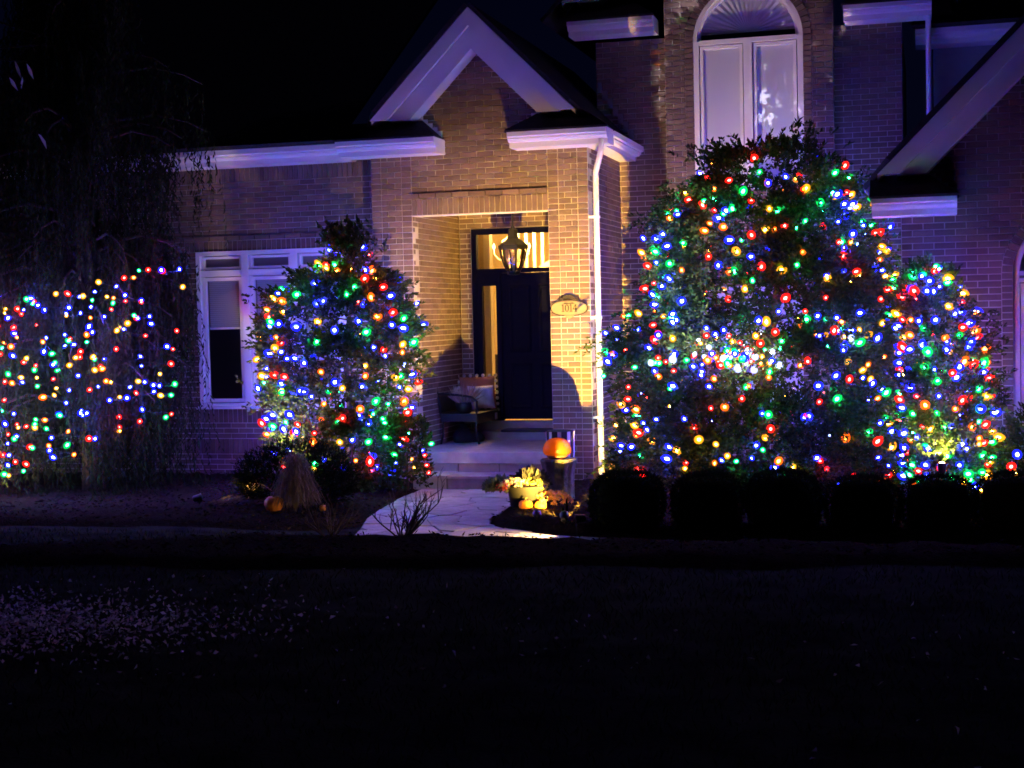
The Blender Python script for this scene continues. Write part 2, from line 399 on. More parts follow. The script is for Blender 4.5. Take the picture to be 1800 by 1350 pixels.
# porch front and gable
W = Wall('porch_wall', (0, 0, 0), (1, 0, 0), (0, -1, 0), .22)
W.field(-1.376, -1.246, 0, 61, mode='stack'); W.field(-1.246, -.98, 0, 61, mode='pier'); W.field(-.98, -.85, 0, 61, mode='stack')
W.field(.88, 1.01, 0, 61, mode='stack'); W.field(1.01, 1.246, 0, 61, mode='pier'); W.field(1.246, 1.376, 0, 61, mode='stack')
W.field(-.85, .88, 50, 53, mode='soldier', proud=.004); W.field(-.85, .88, 53, 54, proud=.03); W.field(-.85, .88, 54, 61)
W.field(-1.376, 1.376, 61, 86, fn=lambda v: (.03 - (5.60 - v), .03 + (5.60 - v)) if v < 5.5 else None)
W.done()
W = Wall('porch_side_wall', (-.85, 0, 0), (0, 1, 0), (1, 0, 0), .2); W.field(.012, 1.9, 5, 53); W.done()
W = Wall('porch_side_wall', (.88, 0, 0), (0, 1, 0), (-1, 0, 0), .2); W.field(.012, 1.9, 5, 53); W.done()
W = Wall('porch_back_wall', (0, 1.9, 0), (1, 0, 0), (0, -1, 0), .2); W.field(-.85, .88, 5, 53, holes=[(-.69, .71, 0, zl(49) + .01)]); W.done()
W = Wall('porch_outer_wall', (1.376, 0, 0), (0, 1, 0), (1, 0, 0), .2); W.field(.012, 1.95, 0, 61); W.done()
# two storey main block: wall, projecting bay with the arched window
W = Wall('main_wall', (0, 1.95, 0), (1, 0, 0), (0, -1, 0)); W.field(1.08, 2.05, 0, 84); W.done()
W = Wall('main_wall', (0, 1.95, 0), (1, 0, 0), (0, -1, 0)); W.field(4.13, 4.98, 0, 84); W.done()
AC = (3.09, 5.50, .69)
def arch_hole(c, r, lo):
    return lambda v: (c[0] - r, c[0] + r) if lo <= v <= c[1] else ((c[0] - math.sqrt(max(0, r * r - (v - c[1]) ** 2)), c[0] + math.sqrt(max(0, r * r - (v - c[1]) ** 2))) if c[1] < v < c[1] + r else None)
W = Wall('bay_wall', (0, 1.75, 0), (1, 0, 0), (0, -1, 0)); W.field(2.03, 4.15, 0, 108, holes=[arch_hole(AC, .80, 3.66), (2.45, 3.73, zl(14), zl(36))], fn=lambda v: (2.03, 4.15) if v < 7 else None); W.done()
W = Wall('bay_side_wall', (4.15, 1.75, 0), (0, 1, 0), (1, 0, 0), .1); W.field(.012, .2, 0, 84, mode='stack'); W.done()
# garage gable
GC = (6.62, 2.38, .52)
W = Wall('garage_wall', (0, -1.42, 0), (1, 0, 0), (0, -1, 0))
W.field(5.0, 9.8, 0, 86, holes=[arch_hole(GC, .635, zl(13))], fn=lambda v: (5.0, 9.8) if v < 3.1 else (max(5.0, v + 1.80), min(9.8, 13.0 - v)))
for k in range(13, 36):       # jamb headers beside the arched window
    pass
W.done()
B('garage_side', (5.0, -1.2, -.1), (5.2, 2.6, 3.05), M_MORTAR, house); B('main_side', (4.78, 2.15, -.1), (4.98, 6, 5.6), M_MORTAR, house); B('main_side', (1.08, 2.15, -.1), (1.28, 6, 5.6), M_MORTAR, house)

def arch_ring(c, r0, r1, ypl, spring_lo):
    part = B('arch_backing', (c[0] - .02, ypl + .05, c[1] + r0 + .02), (c[0] + .02, ypl + .09, c[1] + r1 - .03), M_MORTAR, house)
    n = int(math.pi * (r0 + r1) / 2 / .075); me = None
    q = MB(); q.box((-.032, -.012, r0 + .004), (.032, .1, r1 - .006)); me = q.mesh('brick', M_BRICK)
    for i in range(n):
        o = link('brick', me, part); o.location = (c[0], ypl, c[1]); o.rotation_euler = (0, math.pi * ((i + .5) / n - .5), 0)
    q = MB(); q.box((-.052, -.012, -.029), (.052, .1, .029)); me = q.mesh('brick', M_BRICK)
    k = int((c[1] - spring_lo) / HC)
    for sgn in (-1, 1):
        for i in range(k): o = link('brick', me, part); o.location = (c[0] + sgn * (r0 + r1) / 2, ypl, c[1] - (i + .5) * HC)
    m2 = MB(); seg = 24      # mortar band behind the ring and the jambs
    for i in range(seg):
        a0, a1 = math.pi * i / seg, math.pi * (i + 1) / seg
        pts = [(c[0] + r * math.cos(a), c[1] + r * math.sin(a)) for r, a in ((r0, a0), (r1, a0), (r1, a1), (r0, a1))]
        m2.prism(pts, 'y', ypl + .012, ypl + .15)
    for sgn in (-1, 1):
        xs = sorted((c[0] + sgn * r0, c[0] + sgn * r1)); m2.box((xs[0], ypl + .012, spring_lo), (xs[1], ypl + .15, c[1]))
    m2.build('mortar', M_MORTAR, part)
arch_ring(GC, .525, .635, -1.42, zl(13)); arch_ring(AC, .69, .80, 1.75, 3.66)

# bricks: the 270 that show largest singly, all others joined
def visible(c, N):
    if N.dot(CAM - c) < .1: return False
    u, v, _ = project(c); x, y = u * 1800, v * 1350
    if not (5 < x < 1795 and 5 < y < 1345): return False
    if x > 1540 and y > 360: return (y < 440 or x > 1735 or x > 1650 + (y - 440) * .42) and y < 730 and x > 1600
    if c.y < -1 and y < 345: return x > 1690 - 0 and y > 60
    if x > 1060 and y > 240: return False
    if x < 720 and y > 400: return False
    if 940 < x and y > 760: return False
    return True
cand = []
for i, (W, sp) in enumerate(BRICKS):
    c = W.O + W.U * ((sp[0] + sp[1]) / 2) + Vector((0, 0, (sp[2] + sp[3]) / 2))
    if visible(c, W.N): cand.append(((c - CAM).length, i))
single = set(i for _, i in sorted(cand)[:270])
rest = MB(); cache = {}
def brick_verts(W, wd, ht, pr):
    vs = []
    for d, ins in ((-.045, 0), (pr - .002, 0), (pr, .0035)):
        for (a, b) in ((-1, -1), (1, -1), (1, 1), (-1, 1)):
            vs.append(W.U * (a * (wd / 2 - ins)) + Vector((0, 0, b * (ht / 2 - ins))) + W.N * d)
    return vs
BF = [(0, 1, 5, 4), (1, 2, 6, 5), (2, 3, 7, 6), (3, 0, 4, 7), (4, 5, 9, 8), (5, 6, 10, 9), (6, 7, 11, 10), (7, 4, 8, 11), (8, 9, 10, 11)]
BF_FLIP = [q[::-1] for q in BF]
for i, (W, sp) in enumerate(BRICKS):
    c = W.O + W.U * ((sp[0] + sp[1]) / 2) + Vector((0, 0, (sp[2] + sp[3]) / 2)); wd, ht = sp[1] - sp[0], sp[3] - sp[2]
    fl = BF if W.U.cross(Vector((0, 0, 1))).dot(W.N) > 0 else BF_FLIP
    if i in single:
        key = (round(wd, 3), round(ht, 3), tuple(W.N))
        if key not in cache: q = MB(); q.add(brick_verts(W, wd, ht, 0), fl); cache[key] = q.mesh('brick', M_BRICK)
        link('brick', cache[key], W.part, c + W.N * sp[4])
    else: rest.add([v + c for v in brick_verts(W, wd, ht, sp[4])], fl)
rest.build('brickwork', M_BRICK, house)['kind'] = 'stuff'

# ---- eaves, returns, rakes, roofs
def eave_profile(y0, yw, zb):
    return [(yw, zb), (y0 + .11, zb), (y0 + .11, zb + .06), (y0 + .06, zb + .065), (y0 + .035, zb + .095), (y0 + .035, zb + .115), (y0, zb + .125), (y0, zb + .185), (y0 + .02, zb + .19), (yw, zb + .19)]
def eave(x0, x1, y0, yw, zb, name='eave'):
    q = MB(); q.prism(eave_profile(y0, yw, zb), 'x', x0, x1); return q.build(name, M_WHITE, house)
def return_roof(x0, x1, y0, yw, z, rise, in0, in1):
    q = MB(); a = [(x0 - .02, y0 - .025, z), (x1 + .02, y0 - .025, z), (x1 + .02 - in1, yw - .03, z + rise), (x0 - .02 + in0, yw - .03, z + rise)]
    lo = [(p[0], p[1], p[2] - .025) for p in a[:2]] + [(x1 + .02 - in1 * .0, yw - .03, z - .025), (x0 - .02, yw - .03, z - .025)]
    q.add(a + lo, [(0, 1, 2, 3), (0, 4, 5, 1), (1, 5, 6, 2), (2, 6, 7, 3), (3, 7, 4, 0)]); return q.build('return_roof', M_ROOF, house)
def flash(x0, sgn, yw, z, n=5, dx=.06, dz=.05):
    for i in range(n):
        B('step_flashing', (min(x0 + sgn * i * dx, x0 + sgn * (i + 1.25) * dx), yw - .05, z + i * dz), (max(x0 + sgn * i * dx, x0 + sgn * (i + 1.25) * dx), yw - .035, z + i * dz + .085), M_ALU, house)
def rake(xa, za, zc, y0, yw, sides=(-1, 1), zbot=None):
    for s_ in sides:
        o = MB(); r1 = za - zc; pts = [(xa, za), (xa + s_ * r1, zc), (xa + s_ * (r1 - .215), zc), (xa, za - .215)]
        if s_ > 0: pts = pts[::-1]
        o.prism(pts, 'y', y0, y0 + .05); o.build('rake_board', M_WHITE, house)
        o = MB(); pts = [(xa, za - .19), (xa + s_ * (r1 - .19), zc - .001), (xa + s_ * (r1 - .475), zc - .001), (xa, za - .475)]
        if s_ > 0: pts = pts[::-1]
        o.prism(pts, 'y', y0 + .10, yw - .012); o.build('rake_frieze', M_WHITE, house)
        o = MB(); pts = [(xa, za + .004), (xa + s_ * r1, zc + .004), (xa + s_ * r1, zc - .05), (xa, za - .05)]
        if s_ > 0: pts = pts[::-1]
        o.prism(pts, 'y', y0 + .05, yw - .02); o.build('rake_soffit', M_WHITE, house)
def roof_slab(name, pts, t=.05):
    q = MB(); n = len(pts); nv = (Vector(pts[1]) - Vector(pts[0])).cross(Vector(pts[2]) - Vector(pts[0])).normalized()
    if nv.z < 0: nv = -nv
    q.add([Vector(p) + nv * t for p in pts] + [Vector(p) for p in pts], [tuple(range(n)), tuple(range(2 * n - 1, n - 1, -1))] + [(k, (k + 1) % n, (k + 1) % n + n, k + n) for k in range(n)])
    return q.build(name, M_ROOF, house)
ZB = zl(61) - .02
eave(-6.9, -1.66, -.20, .25, ZB); eave(-1.66, -.40, -.45, .0, ZB - .002, 'eave_return'); eave(.51, 1.70, -.45, .0, ZB - .002, 'eave_return')
q = MB()                                                        # eave down the right side of the porch
q.prism([(1.376, ZB + .002), (1.59, ZB + .002), (1.59, ZB + .06), (1.64, ZB + .065), (1.665, ZB + .095), (1.665, ZB + .115), (1.698, ZB + .125), (1.698, ZB + .186), (1.376, ZB + .186)][::-1], 'y', 0.0, 1.94)
q.build('side_eave', M_WHITE, house)
B('eave_corner', (1.55, -.03, ZB + .001), (1.69, .03, ZB + .12), M_WHITE, house)
return_roof(-1.66, -.40, -.45, 0, ZB + .195, .24, .0, .30); return_roof(.51, 1.70, -.45, 0, ZB + .195, .24, .30, .35)
flash(-.42, -1, 0, ZB + .20); flash(.53, 1, 0, ZB + .20)
rake(.05, 5.72, 4.45, -.40, 0)
for s_ in (-1, 1): roof_slab('porch_roof', [(.05, -.42, 5.73), (.05, 5, 5.73), (.05 + s_ * 1.49, 5, 4.24), (.05 + s_ * 1.49, -.02, 4.24), (.05 + s_ * 1.2, -.42, 4.53)])
roof_slab('left_wing_roof', [(-6.9, -.22, ZB + .19), (-1.7, -.22, ZB + .19), (-1.2, 3.6, ZB + 3.2), (-6.9, 3.6, ZB + 3.2)])
# main block returns and roof
ZM = 5.66
eave(.80, 1.92, 1.50, 1.95, ZM, 'eave_return'); eave(4.29, 5.34, 1.50, 1.95, ZM - .06, 'eave_return')
return_roof(.80, 1.92, 1.50, 1.95, ZM + .195, .24, .0, .3); return_roof(4.29, 5.34, 1.50, 1.95, ZM + .135, .24, .3, 0)
rake(3.07, 8.45, 6.1, 1.55, 1.95)
for s_ in (-1, 1): roof_slab('main_roof', [(3.07, 1.53, 8.46), (3.07, 7, 8.46), (3.07 + s_ * 2.6, 7, 5.86), (3.07 + s_ * 2.6, 1.53, 5.86)])
for i in range(7): B('step_flashing', (1.10 + i * .068, 1.90, 4.96 - i * .105), (1.17 + i * .068, 1.93, 5.09 - i * .105), M_LEAD, house)
# far wing with lap siding
wing = B('far_wing_wall', (5.36, 2.68, 2.6), (9.8, 2.85, 5.4), M_SIDING, house)
for i in range(20):
    z = 2.8 + i * .13; q = MB(); q.prism([(2.66, z), (2.655, z + .004), (2.672, z + .134), (2.684, z + .134)], 'x', 5.36, 9.8); q.build('siding_board', M_SIDING, wing)
eave(5.14, 9.8, 2.2, 2.68, 5.36); roof_slab('far_wing_roof', [(5.1, 2.18, 5.55), (9.8, 2.18, 5.55), (9.8, 5.4, 8.0), (5.1, 5.4, 8.0)])
q = MB(); q.tube([(5.30, 1.62, 5.62), (5.30, 2.0, 5.55), (5.30, 2.14, 5.45), (5.30, 2.14, 3.0)], .035, 8); q.build('downspout', M_ALU, house, True)
# garage trim
ZG = 2.98
eave(4.72, 5.55, -1.87, -1.42, ZG, 'eave_return'); return_roof(4.72, 5.55, -1.87, -1.42, ZG + .195, .24, 0, .3); flash(5.53, -1, -1.42, ZG + .20)
rake(7.4, 6.02, 3.40, -1.82, -1.42)
for s_ in (-1, 1): roof_slab('garage_roof', [(7.4, -1.84, 6.03), (7.4, 2.6, 6.03), (7.4 + s_ * 2.75, 2.6, 3.28), (7.4 + s_ * 2.75, -1.40, 3.28), (7.4 + s_ * 2.5, -1.84, 3.53)])
# downspout at the porch corner
q = MB(); q.tube([(1.62, -.33, ZB + .12), (1.62, -.33, 3.98), (1.60, -.30, 3.93), (1.50, -.04, 3.80), (1.462, .05, 3.74), (1.46, .06, 3.66), (1.458, .06, .16), (1.47, .03, .11), (1.56, -.12, .08)], .036, 10)
dsp = q.build('downspout', M_ALU, house, True)
for z in (3.2, 2.0, .8): B('strap', (1.377, .02, z), (1.50, .10, z + .03), M_ALU, dsp)
q = MB(); q.prism([(1.60, -.02), (2.1, -.02), (2.1, .52), (1.42, .22), (1.42, -.02)][::-1], 'y', .55, .75); q.build('cheek_wall', M_BRICK, house)
B('plinth_panel', (1.39, 1.88, -.05), (2.02, 1.94, .70), M_WHITE, house)

# ---- porch: floor, steps, ceiling
B('porch_ceiling', (-.85, .22, 3.44), (.88, 1.9, 3.5), M_WHITE, house); B('lintel', (-.95, .002, zl(50) - .008), (.98, .2, zl(50) - .001), M_ALU, house)
B('porch_base', (-.845, -.08, -.1), (.875, 1.9, .26), M_JOINT, house)
q = MB(); q.prism([(-.13, .27), (-.12, .40), (-.10, .405), (1.9, .425), (1.9, .27)], 'x', -.845, .875); slab = q.build('porch_slab', M_CONC, house)
steps = B('lower_step', (-.72, -.56, -.05), (.90, -.08, .135), M_JOINT, house)
x = -.74
while x < .88:          # stone treads and riser stones
    w_ = random.uniform(.34, .55); x1 = min(x + w_, .92); x1 = .92 if .92 - x1 < .15 else x1
    B('tread_stone', (x + .005, -.60, .137), (x1 - .005, -.085, .168 + random.uniform(-.003, .003)), M_STONE, steps)
    B('riser_stone', (x + .02, -.575, .0), (x1 - .004, -.558, .133), M_STONE, steps); B('riser_stone', (max(-.84, x + .01), -.10, .17), (min(x1 - .005, .87), -.082, .262), M_STONE, steps); x = x1
door_step = B('door_step', (-.62, 1.50, .42), (.86, 1.9, .52), M_CONC, house); B('threshold', (-.69, 1.86, .52), (.71, 2.0, .645), M_CONC, house)
mat_o = tag(B('door_mat', (-.20, 1.47, .521), (.60, 1.80, .55), M_BLACK), 'dark door mat lying on the step at the front door', 'mat')

# ---- front door with transom and sidelight
door = thing('front_door', '', ''); del door['label']; del door['category']; door.parent = house
Y0, Y1 = 1.92, 2.02
for nm, a, b in (('door_jamb', (-.69, Y0, .645), (-.62, Y1, 3.24)), ('door_jamb', (.63, Y0, .645), (.71, Y1, 3.24)), ('door_head', (-.62, Y0, 3.165), (.63, Y1, 3.24)),
                 ('transom_bar', (-.62, Y0, 2.64), (.63, Y1, 2.70)), ('mullion', (-.355, Y0, .645), (-.29, Y1, 2.64)), ('sidelight_frame', (-.62, Y0 + .01, .645), (-.555, Y1, 2.64)),
                 ('sidelight_frame', (-.555, Y0 + .01, 2.47), (-.355, Y1, 2.64)), ('sidelight_frame', (-.555, Y0 + .01, .645), (-.355, Y1, 1.0))):
    B(nm, a, b, M_NAVY, door)
leafq = MB(); leafq.box((-.288, Y0 + .04, .66), (.628, Y1, 2.637)); leaf = leafq.build('door_leaf', M_NAVY, door)
for (a, b) in ((-.19, .12), (.22, .53)):
    for (c, d) in ((.80, 1.42), (1.56, 2.48)):
        q = MB(); e = .028
        o_ = [(a, c), (b, c), (b, d), (a, d)]; i_ = [(a + e, c + e), (b - e, c + e), (b - e, d - e), (a + e, d - e)]; yb = Y0 + .039
        q.add([(p[0], yb, p[1]) for p in o_] + [(p[0], yb - .018, p[1]) for p in i_] + [(p[0] + (e if k in (0, 3) else -e), yb - .004, p[1] + (e if k in (0, 1) else -e)) for k, p in enumerate(i_)],
              [(k, (k + 1) % 4, 4 + (k + 1) % 4, 4 + k) for k in range(4)] + [(4 + k, 4 + (k + 1) % 4, 8 + (k + 1) % 4, 8 + k) for k in range(4)] + [(8, 9, 10, 11)])
        q.build('door_panel', M_NAVY, door)
q = MB(); q.lathe([(.0, 0), (.03, .0), (.03, .01), (.012, .015), (.012, .04), (.03, .05), (.03, .07), (.0, .08)], 12); k_ = q.build('door_knob', M_BLACK, door, True, (.56, Y0 + .03, 1.6)); k_.rotation_euler = (R(90), 0, 0)

# ---- windows
def part(name, parent=house):
    o = bpy.data.objects.new(name, None); COL.objects.link(o); o.parent = parent; return o
def ring(q, x0, x1, z0, z1, w_, ya, yb):
    q.box((x0, ya, z0), (x0 + w_, yb, z1)); q.box((x1 - w_, ya, z0), (x1, yb, z1)); q.box((x0 + w_, ya, z0), (x1 - w_, yb, z0 + w_)); q.box((x0 + w_, ya, z1 - w_), (x1 - w_, yb, z1))
def pane(win, x0, x1, y, z0, z1, name='pane'):
    q = MB(); q.add([(x0, y, z0), (x1, y, z0), (x1, y, z1), (x0, y, z1)], [(0, 1, 2, 3)]); return q.build(name, M_GLASS, win)
def sash(win, x0, x1, z0, z1, y, fw=.045):
    q = MB(); ring(q, x0 + .012, x1 - .012, z0 + .012, z1 - .012, fw, y, y + .05); q.build('sash', M_WHITE, win)
    pane(win, x0 + .05, x1 - .05, y + .022, z0 + .05, z1 - .05)
win = part('window'); yw = .27; x0, x1 = -3.93, -1.86
q = MB(); ring(q, x0, x1, .95, 2.98, .055, yw - .05, yw + .10); xm = [x0 + (x1 - x0) * k / 3 for k in range(4)]
for x in xm[1:3]: q.box((x - .05, yw - .045, 1.005), (x + .05, yw + .1, 2.925))
q.box((x0 + .055, yw - .035, 2.655), (x1 - .055, yw + .1, 2.735)); q.build('window_frame', M_WHITE, win)
q = MB(); q.prism([(yw - .09, .93), (yw - .09, .955), (yw + .05, .975), (yw + .05, .93)][::-1], 'x', x0 - .04, x1 + .04); q.build('window_sill', M_WHITE, win)
for i in range(3):
    a = xm[i] + (.055 if i == 0 else .05); b = xm[i + 1] - (.055 if i == 2 else .05)
    sash(win, a, b, 2.735, 2.925, yw, .03); sash(win, a, b, 1.005, 2.655, yw)
    q = MB()
    for k in range(24 if i < 2 else 40):
        z = 2.62 - k * .026; q.add([(a + .05, yw + .09, z), (b - .05, yw + .09, z), (b - .05, yw + .105, z - .022), (a + .05, yw + .105, z - .022)], [(0, 1, 2, 3)])
    q.build('blind_slats', M_SLAT, win)['kind'] = 'stuff'
    B('blind_rail', (a + .05, yw + .085, 2.62 - (24 if i < 2 else 40) * .026 - .03), (b - .05, yw + .11, 2.62 - (24 if i < 2 else 40) * .026), M_BLIND, win)
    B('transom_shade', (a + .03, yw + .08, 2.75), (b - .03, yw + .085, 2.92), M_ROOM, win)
pane(door, -.62, .63, 1.965, 2.70, 3.165, 'transom_pane'); pane(door, -.555, -.355, 1.965, 1.0, 2.47, 'sidelight_pane')
# room behind it
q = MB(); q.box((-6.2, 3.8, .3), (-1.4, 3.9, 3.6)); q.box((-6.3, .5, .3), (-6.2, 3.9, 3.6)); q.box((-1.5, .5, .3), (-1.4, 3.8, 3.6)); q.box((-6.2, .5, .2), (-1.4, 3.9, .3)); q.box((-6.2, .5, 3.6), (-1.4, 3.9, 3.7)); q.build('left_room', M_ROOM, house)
for (a, b, c, d) in ((-5.05, -4.78, 1.55, 1.98), (-4.3, -3.9, 1.5, 1.9)): pc = B('wall_picture', (a, 3.76, c), (b, 3.797, d), M_BLACK, house); B('print', (a + .04, 3.752, c + .04), (b - .04, 3.759, d - .04), M_BLIND, pc)
# bay: arched upstairs window
win = part('window'); yb = 1.77; q = MB(); cx, cz, cr_ = AC; seg = 28
for (r0, r1, ya, y2) in ((.64, .692, yb - .02, yb + .1), (.60, .64, yb + .015, yb + .08)):
    for i in range(seg):
        a0, a1 = math.pi * i / seg, math.pi * (i + 1) / seg
        q.prism([(cx + r * math.cos(a), cz + r * math.sin(a)) for r, a in ((r0, a0), (r1, a0), (r1, a1), (r0, a1))], 'y', ya, y2)
q.box((cx - .692, yb - .02, 3.66), (cx - .62, yb + .1, cz)); q.box((cx + .62, yb - .02, 3.66), (cx + .692, yb + .1, cz))
q.box((cx - .62, yb - .03, cz - .045), (cx + .62, yb + .1, cz + .012)); q.box((cx - .055, yb - .025, 3.70), (cx + .055, yb + .1, cz - .045)); q.box((cx - .62, yb - .03, 3.60), (cx + .62, yb + .1, 3.70)); q.build('window_frame', M_WHITE, win)
for a, b in ((cx - .62, cx - .055), (cx + .055, cx + .62)):
    sash(win, a, b, 3.70, cz - .045, yb, .04); B('roller_shade', (a + .02, yb + .052, 3.7), (b - .02, yb + .056, cz - .05), M_BLIND, win)
q = MB(); q.add([(cx, yb + .04, cz + .02)] + [(cx + .62 * math.cos(math.pi * k / 20), yb + .04, cz + .02 + .60 * math.sin(math.pi * k / 20)) for k in range(21)], [(0, k, k + 1) for k in range(1, 21)]); q.build('pane', M_GLASS, win)
q = MB()
for k in range(20):      # pleated fan shade
    a0, a1 = math.pi * k / 20, math.pi * (k + .5) / 20; a2 = math.pi * (k + 1) / 20; r = .60; z_ = cz + .09
    q.add([(cx, yb + .06, z_), (cx + r * math.cos(a0), yb + .06, z_ + r * math.sin(a0)), (cx + r * math.cos(a1), yb + .075, z_ + r * math.sin(a1)), (cx + r * math.cos(a2), yb + .06, z_ + r * math.sin(a2))], [(0, 1, 2), (0, 2, 3)])
q.build('fan_shade', M_BLIND, win); B('dark_rail', (cx - .61, yb + .045, cz + .013), (cx + .61, yb + .055, cz + .09), M_BLACK, win)
# bay: ground floor window behind the tree
win = part('window'); q = MB(); ring(q, 2.45, 3.73, zl(14) + .01, zl(36) - .01, .06, yb - .02, yb + .1); q.box((3.05, yb - .015, zl(14) + .07), (3.13, yb + .1, zl(36) - .07)); q.build('window_frame', M_WHITE, win)
for a, b in ((2.51, 3.05), (3.13, 3.67)): sash(win, a, b, zl(14) + .07, zl(36) - .07, yb); B('roller_shade', (a + .02, yb + .052, zl(14) + .08), (b - .02, yb + .056, zl(36)), M_BLIND, win)
# garage: arched window
win = part('window'); yg = -1.40; cx, cz, cr_ = GC; q = MB()
for i in range(20):
    a0, a1 = math.pi * i / 20, math.pi * (i + 1) / 20
    q.prism([(cx + r * math.cos(a), cz + r * math.sin(a)) for r, a in ((.46, a0), (.522, a0), (.522, a1), (.46, a1))], 'y', yg + .03, yg + .16)
z0 = zl(13); q.box((cx - .522, yg + .03, z0), (cx - .46, yg + .16, cz)); q.box((cx + .46, yg + .03, z0), (cx + .522, yg + .16, cz)); q.box((cx - .46, yg + .025, cz - .10), (cx + .46, yg + .16, cz - .06)); q.box((cx - .46, yg + .02, cz - .03), (cx + .46, yg + .16, cz + .012)); q.box((cx - .46, yg + .03, z0), (cx + .46, yg + .16, z0 + .07)); q.build('window_frame', M_WHITE, win)
sash(win, cx - .46, cx, z0 + .07, cz - .10, yg + .06); sash(win, cx, cx + .46, z0 + .07, cz - .10, yg + .06)
q = MB(); q.add([(cx, yg + .09, cz)] + [(cx + .47 * math.cos(math.pi * k / 16), yg + .09, cz + .47 * math.sin(math.pi * k / 16)) for k in range(17)], [(0, k, k + 1) for k in range(1, 17)]); q.build('pane', M_GLASS, win)
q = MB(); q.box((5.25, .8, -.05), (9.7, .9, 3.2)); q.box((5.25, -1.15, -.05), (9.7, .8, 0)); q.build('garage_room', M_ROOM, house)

# ---- foyer behind the door
q = MB(); q.box((-3.2, 6.4, .5), (1.7, 6.5, 4.2)); q.box((-3.3, 2.12, .5), (-3.2, 6.5, 4.2)); q.box((1.7, 2.12, .5), (1.8, 6.5, 4.2)); q.box((-3.3, 2.12, 4.2), (1.8, 6.5, 4.3)); q.box((-3.2, 2.12, .5), (1.7, 6.4, .62))
q.box((-3.2, 2.10, .62), (-.87, 2.12, 4.2)); q.box((.9, 2.10, .62), (1.7, 2.12, 4.2)); q.box((-.87, 2.10, 3.46), (.9, 2.12, 4.2)); foyer = q.build('foyer', M_INT, house)
B('partition', (-1.5, 2.60, .62), (-.65, 2.72, 4.2), M_INT, foyer); B('door_casing', (-.72, 2.585, .62), (-.63, 2.735, 4.2), M_INTW, foyer)
def slope_bar(nm, p, q_, w_, h): 
    m = MB(); m.add([(p[0], p[1] - w_, p[2]), (q_[0], p[1] - w_, q_[2]), (q_[0], p[1] - w_, q_[2] + h), (p[0], p[1] - w_, p[2] + h), (p[0], p[1] + w_, p[2]), (q_[0], p[1] + w_, q_[2]), (q_[0], p[1] + w_, q_[2] + h), (p[0], p[1] + w_, p[2] + h)], [(0, 1, 2, 3), (5, 4, 7, 6), (3, 2, 6, 7), (0, 4, 5, 1), (1, 5, 6, 2), (4, 0, 3, 7)]); return m.build(nm, M_INTW, foyer)
slope_bar('stringer', (-.9, 4.2, 2.15), (1.6, 4.2, 3.7), .03, .28); slope_bar('handrail', (-.9, 4.2, 3.12), (1.6, 4.2, 4.67), .03, .07)
for i in range(18): x = -.80 + i * .125; B('baluster', (x, 4.185, 2.4 + (x + .9) * .62), (x + .045, 4.215, 3.12 + (x + .9) * .62), M_INTW, foyer)
B('console_table', (-1.75, 5.2, .62), (-.95, 5.6, 1.45), M_BLACK, foyer); q = MB(); q.lathe([(.05, 0), (.10, .08), (.07, .2), (.03, .26), (.12, .27), (.09, .48)], 14); q.build('table_lamp', M_INTW, foyer, True, (-1.2, 5.4, 1.45))
B('wall_mirror', (-1.5, 6.36, 1.75), (-1.0, 6.4, 2.5), M_INTW, foyer)
ch = thing('chandelier', 'lit white candle chandelier seen through the glass above the front door', 'chandelier', (-.62, 3.7, 2.92))
q = MB(); q.lathe([(.01, -.12), (.05, -.08), (.02, 0), (.05, .06), (.012, .14), (.01, 1.28)], 10); q.build('stem', M_INTW, ch, True)
M_CANDLE = emit_mat('candle_glow', (1, .66, .26), 7.0)
for k in range(6):
    a = k * math.pi / 3 + .3; c, s_ = math.cos(a), math.sin(a); q = MB(); q.tube([(0, 0, 0), (.10 * c, .10 * s_, -.06), (.2 * c, .2 * s_, -.03), (.26 * c, .26 * s_, .05), (.26 * c, .26 * s_, .12)], .009, 6); ar = q.build('arm', M_INTW, ch, True)
    q = MB(); q.lathe([(.006, 0), (.022, .02), (.024, .04), (.012, .07), (.002, .09)], 8); q.build('candle_bulb', M_CANDLE, ch, True, (.26 * c, .26 * s_, .12))
pl = bpy.data.lights.new('chandelier_light', 'POINT'); pl.energy = 330; pl.color = (1, .56, .15); pl.shadow_soft_size = .12; lo = bpy.data.objects.new('chandelier_light', pl); COL.objects.link(lo); lo.parent = ch; lo.location = (0, 0, .34)

# ------------------------------------------------------------------ porch things
# hanging lantern
M_LGLASS = glass_mat('lantern_glass', (.55, .5, .45), .15)
lan = thing('porch_lantern', 'unlit black six sided lantern hanging in front of the door transom', 'lantern', (.17, .95, 2.58))
q = MB(); q.lathe([(.05, .0), (.085, .01), (.085, .045), (.06, .05)], 6); q.build('base', M_BLACK, lan)
q = MB(); q.lathe([(.185, .33), (.20, .335), (.20, .375), (.15, .41), (.085, .46), (.065, .50), (.065, .57), (.03, .60), (.012, .63), (.012, .86)], 6); q.build('cap', M_BLACK, lan)
for k in range(6):
    a = k * math.pi / 3; c, s_ = math.cos(a), math.sin(a)
    q = MB(); q.tube([(.075 * c, .075 * s_, .04), (.12 * c, .12 * s_, .12), (.16 * c, .16 * s_, .23), (.178 * c, .178 * s_, .34)], .013, 5); q.build('rib', M_BLACK, lan)
    a2 = a + math.pi / 3; e, f = math.cos(a2), math.sin(a2); q = MB()
    pr = [(.070, .05), (.115, .125), (.152, .23), (.170, .33)]
    q.add([(r * c, r * s_, z) for r, z in pr] + [(r * e, r * f, z) for r, z in pr], [(i, i + 4, i + 5, i + 1) for i in range(3)]); q.build('pane', M_LGLASS, lan)
q = MB(); q.lathe([(.014, .05), (.016, .16), (.02, .2), (.005, .24)], 8); q.build('candle', M_INTW, lan, True)

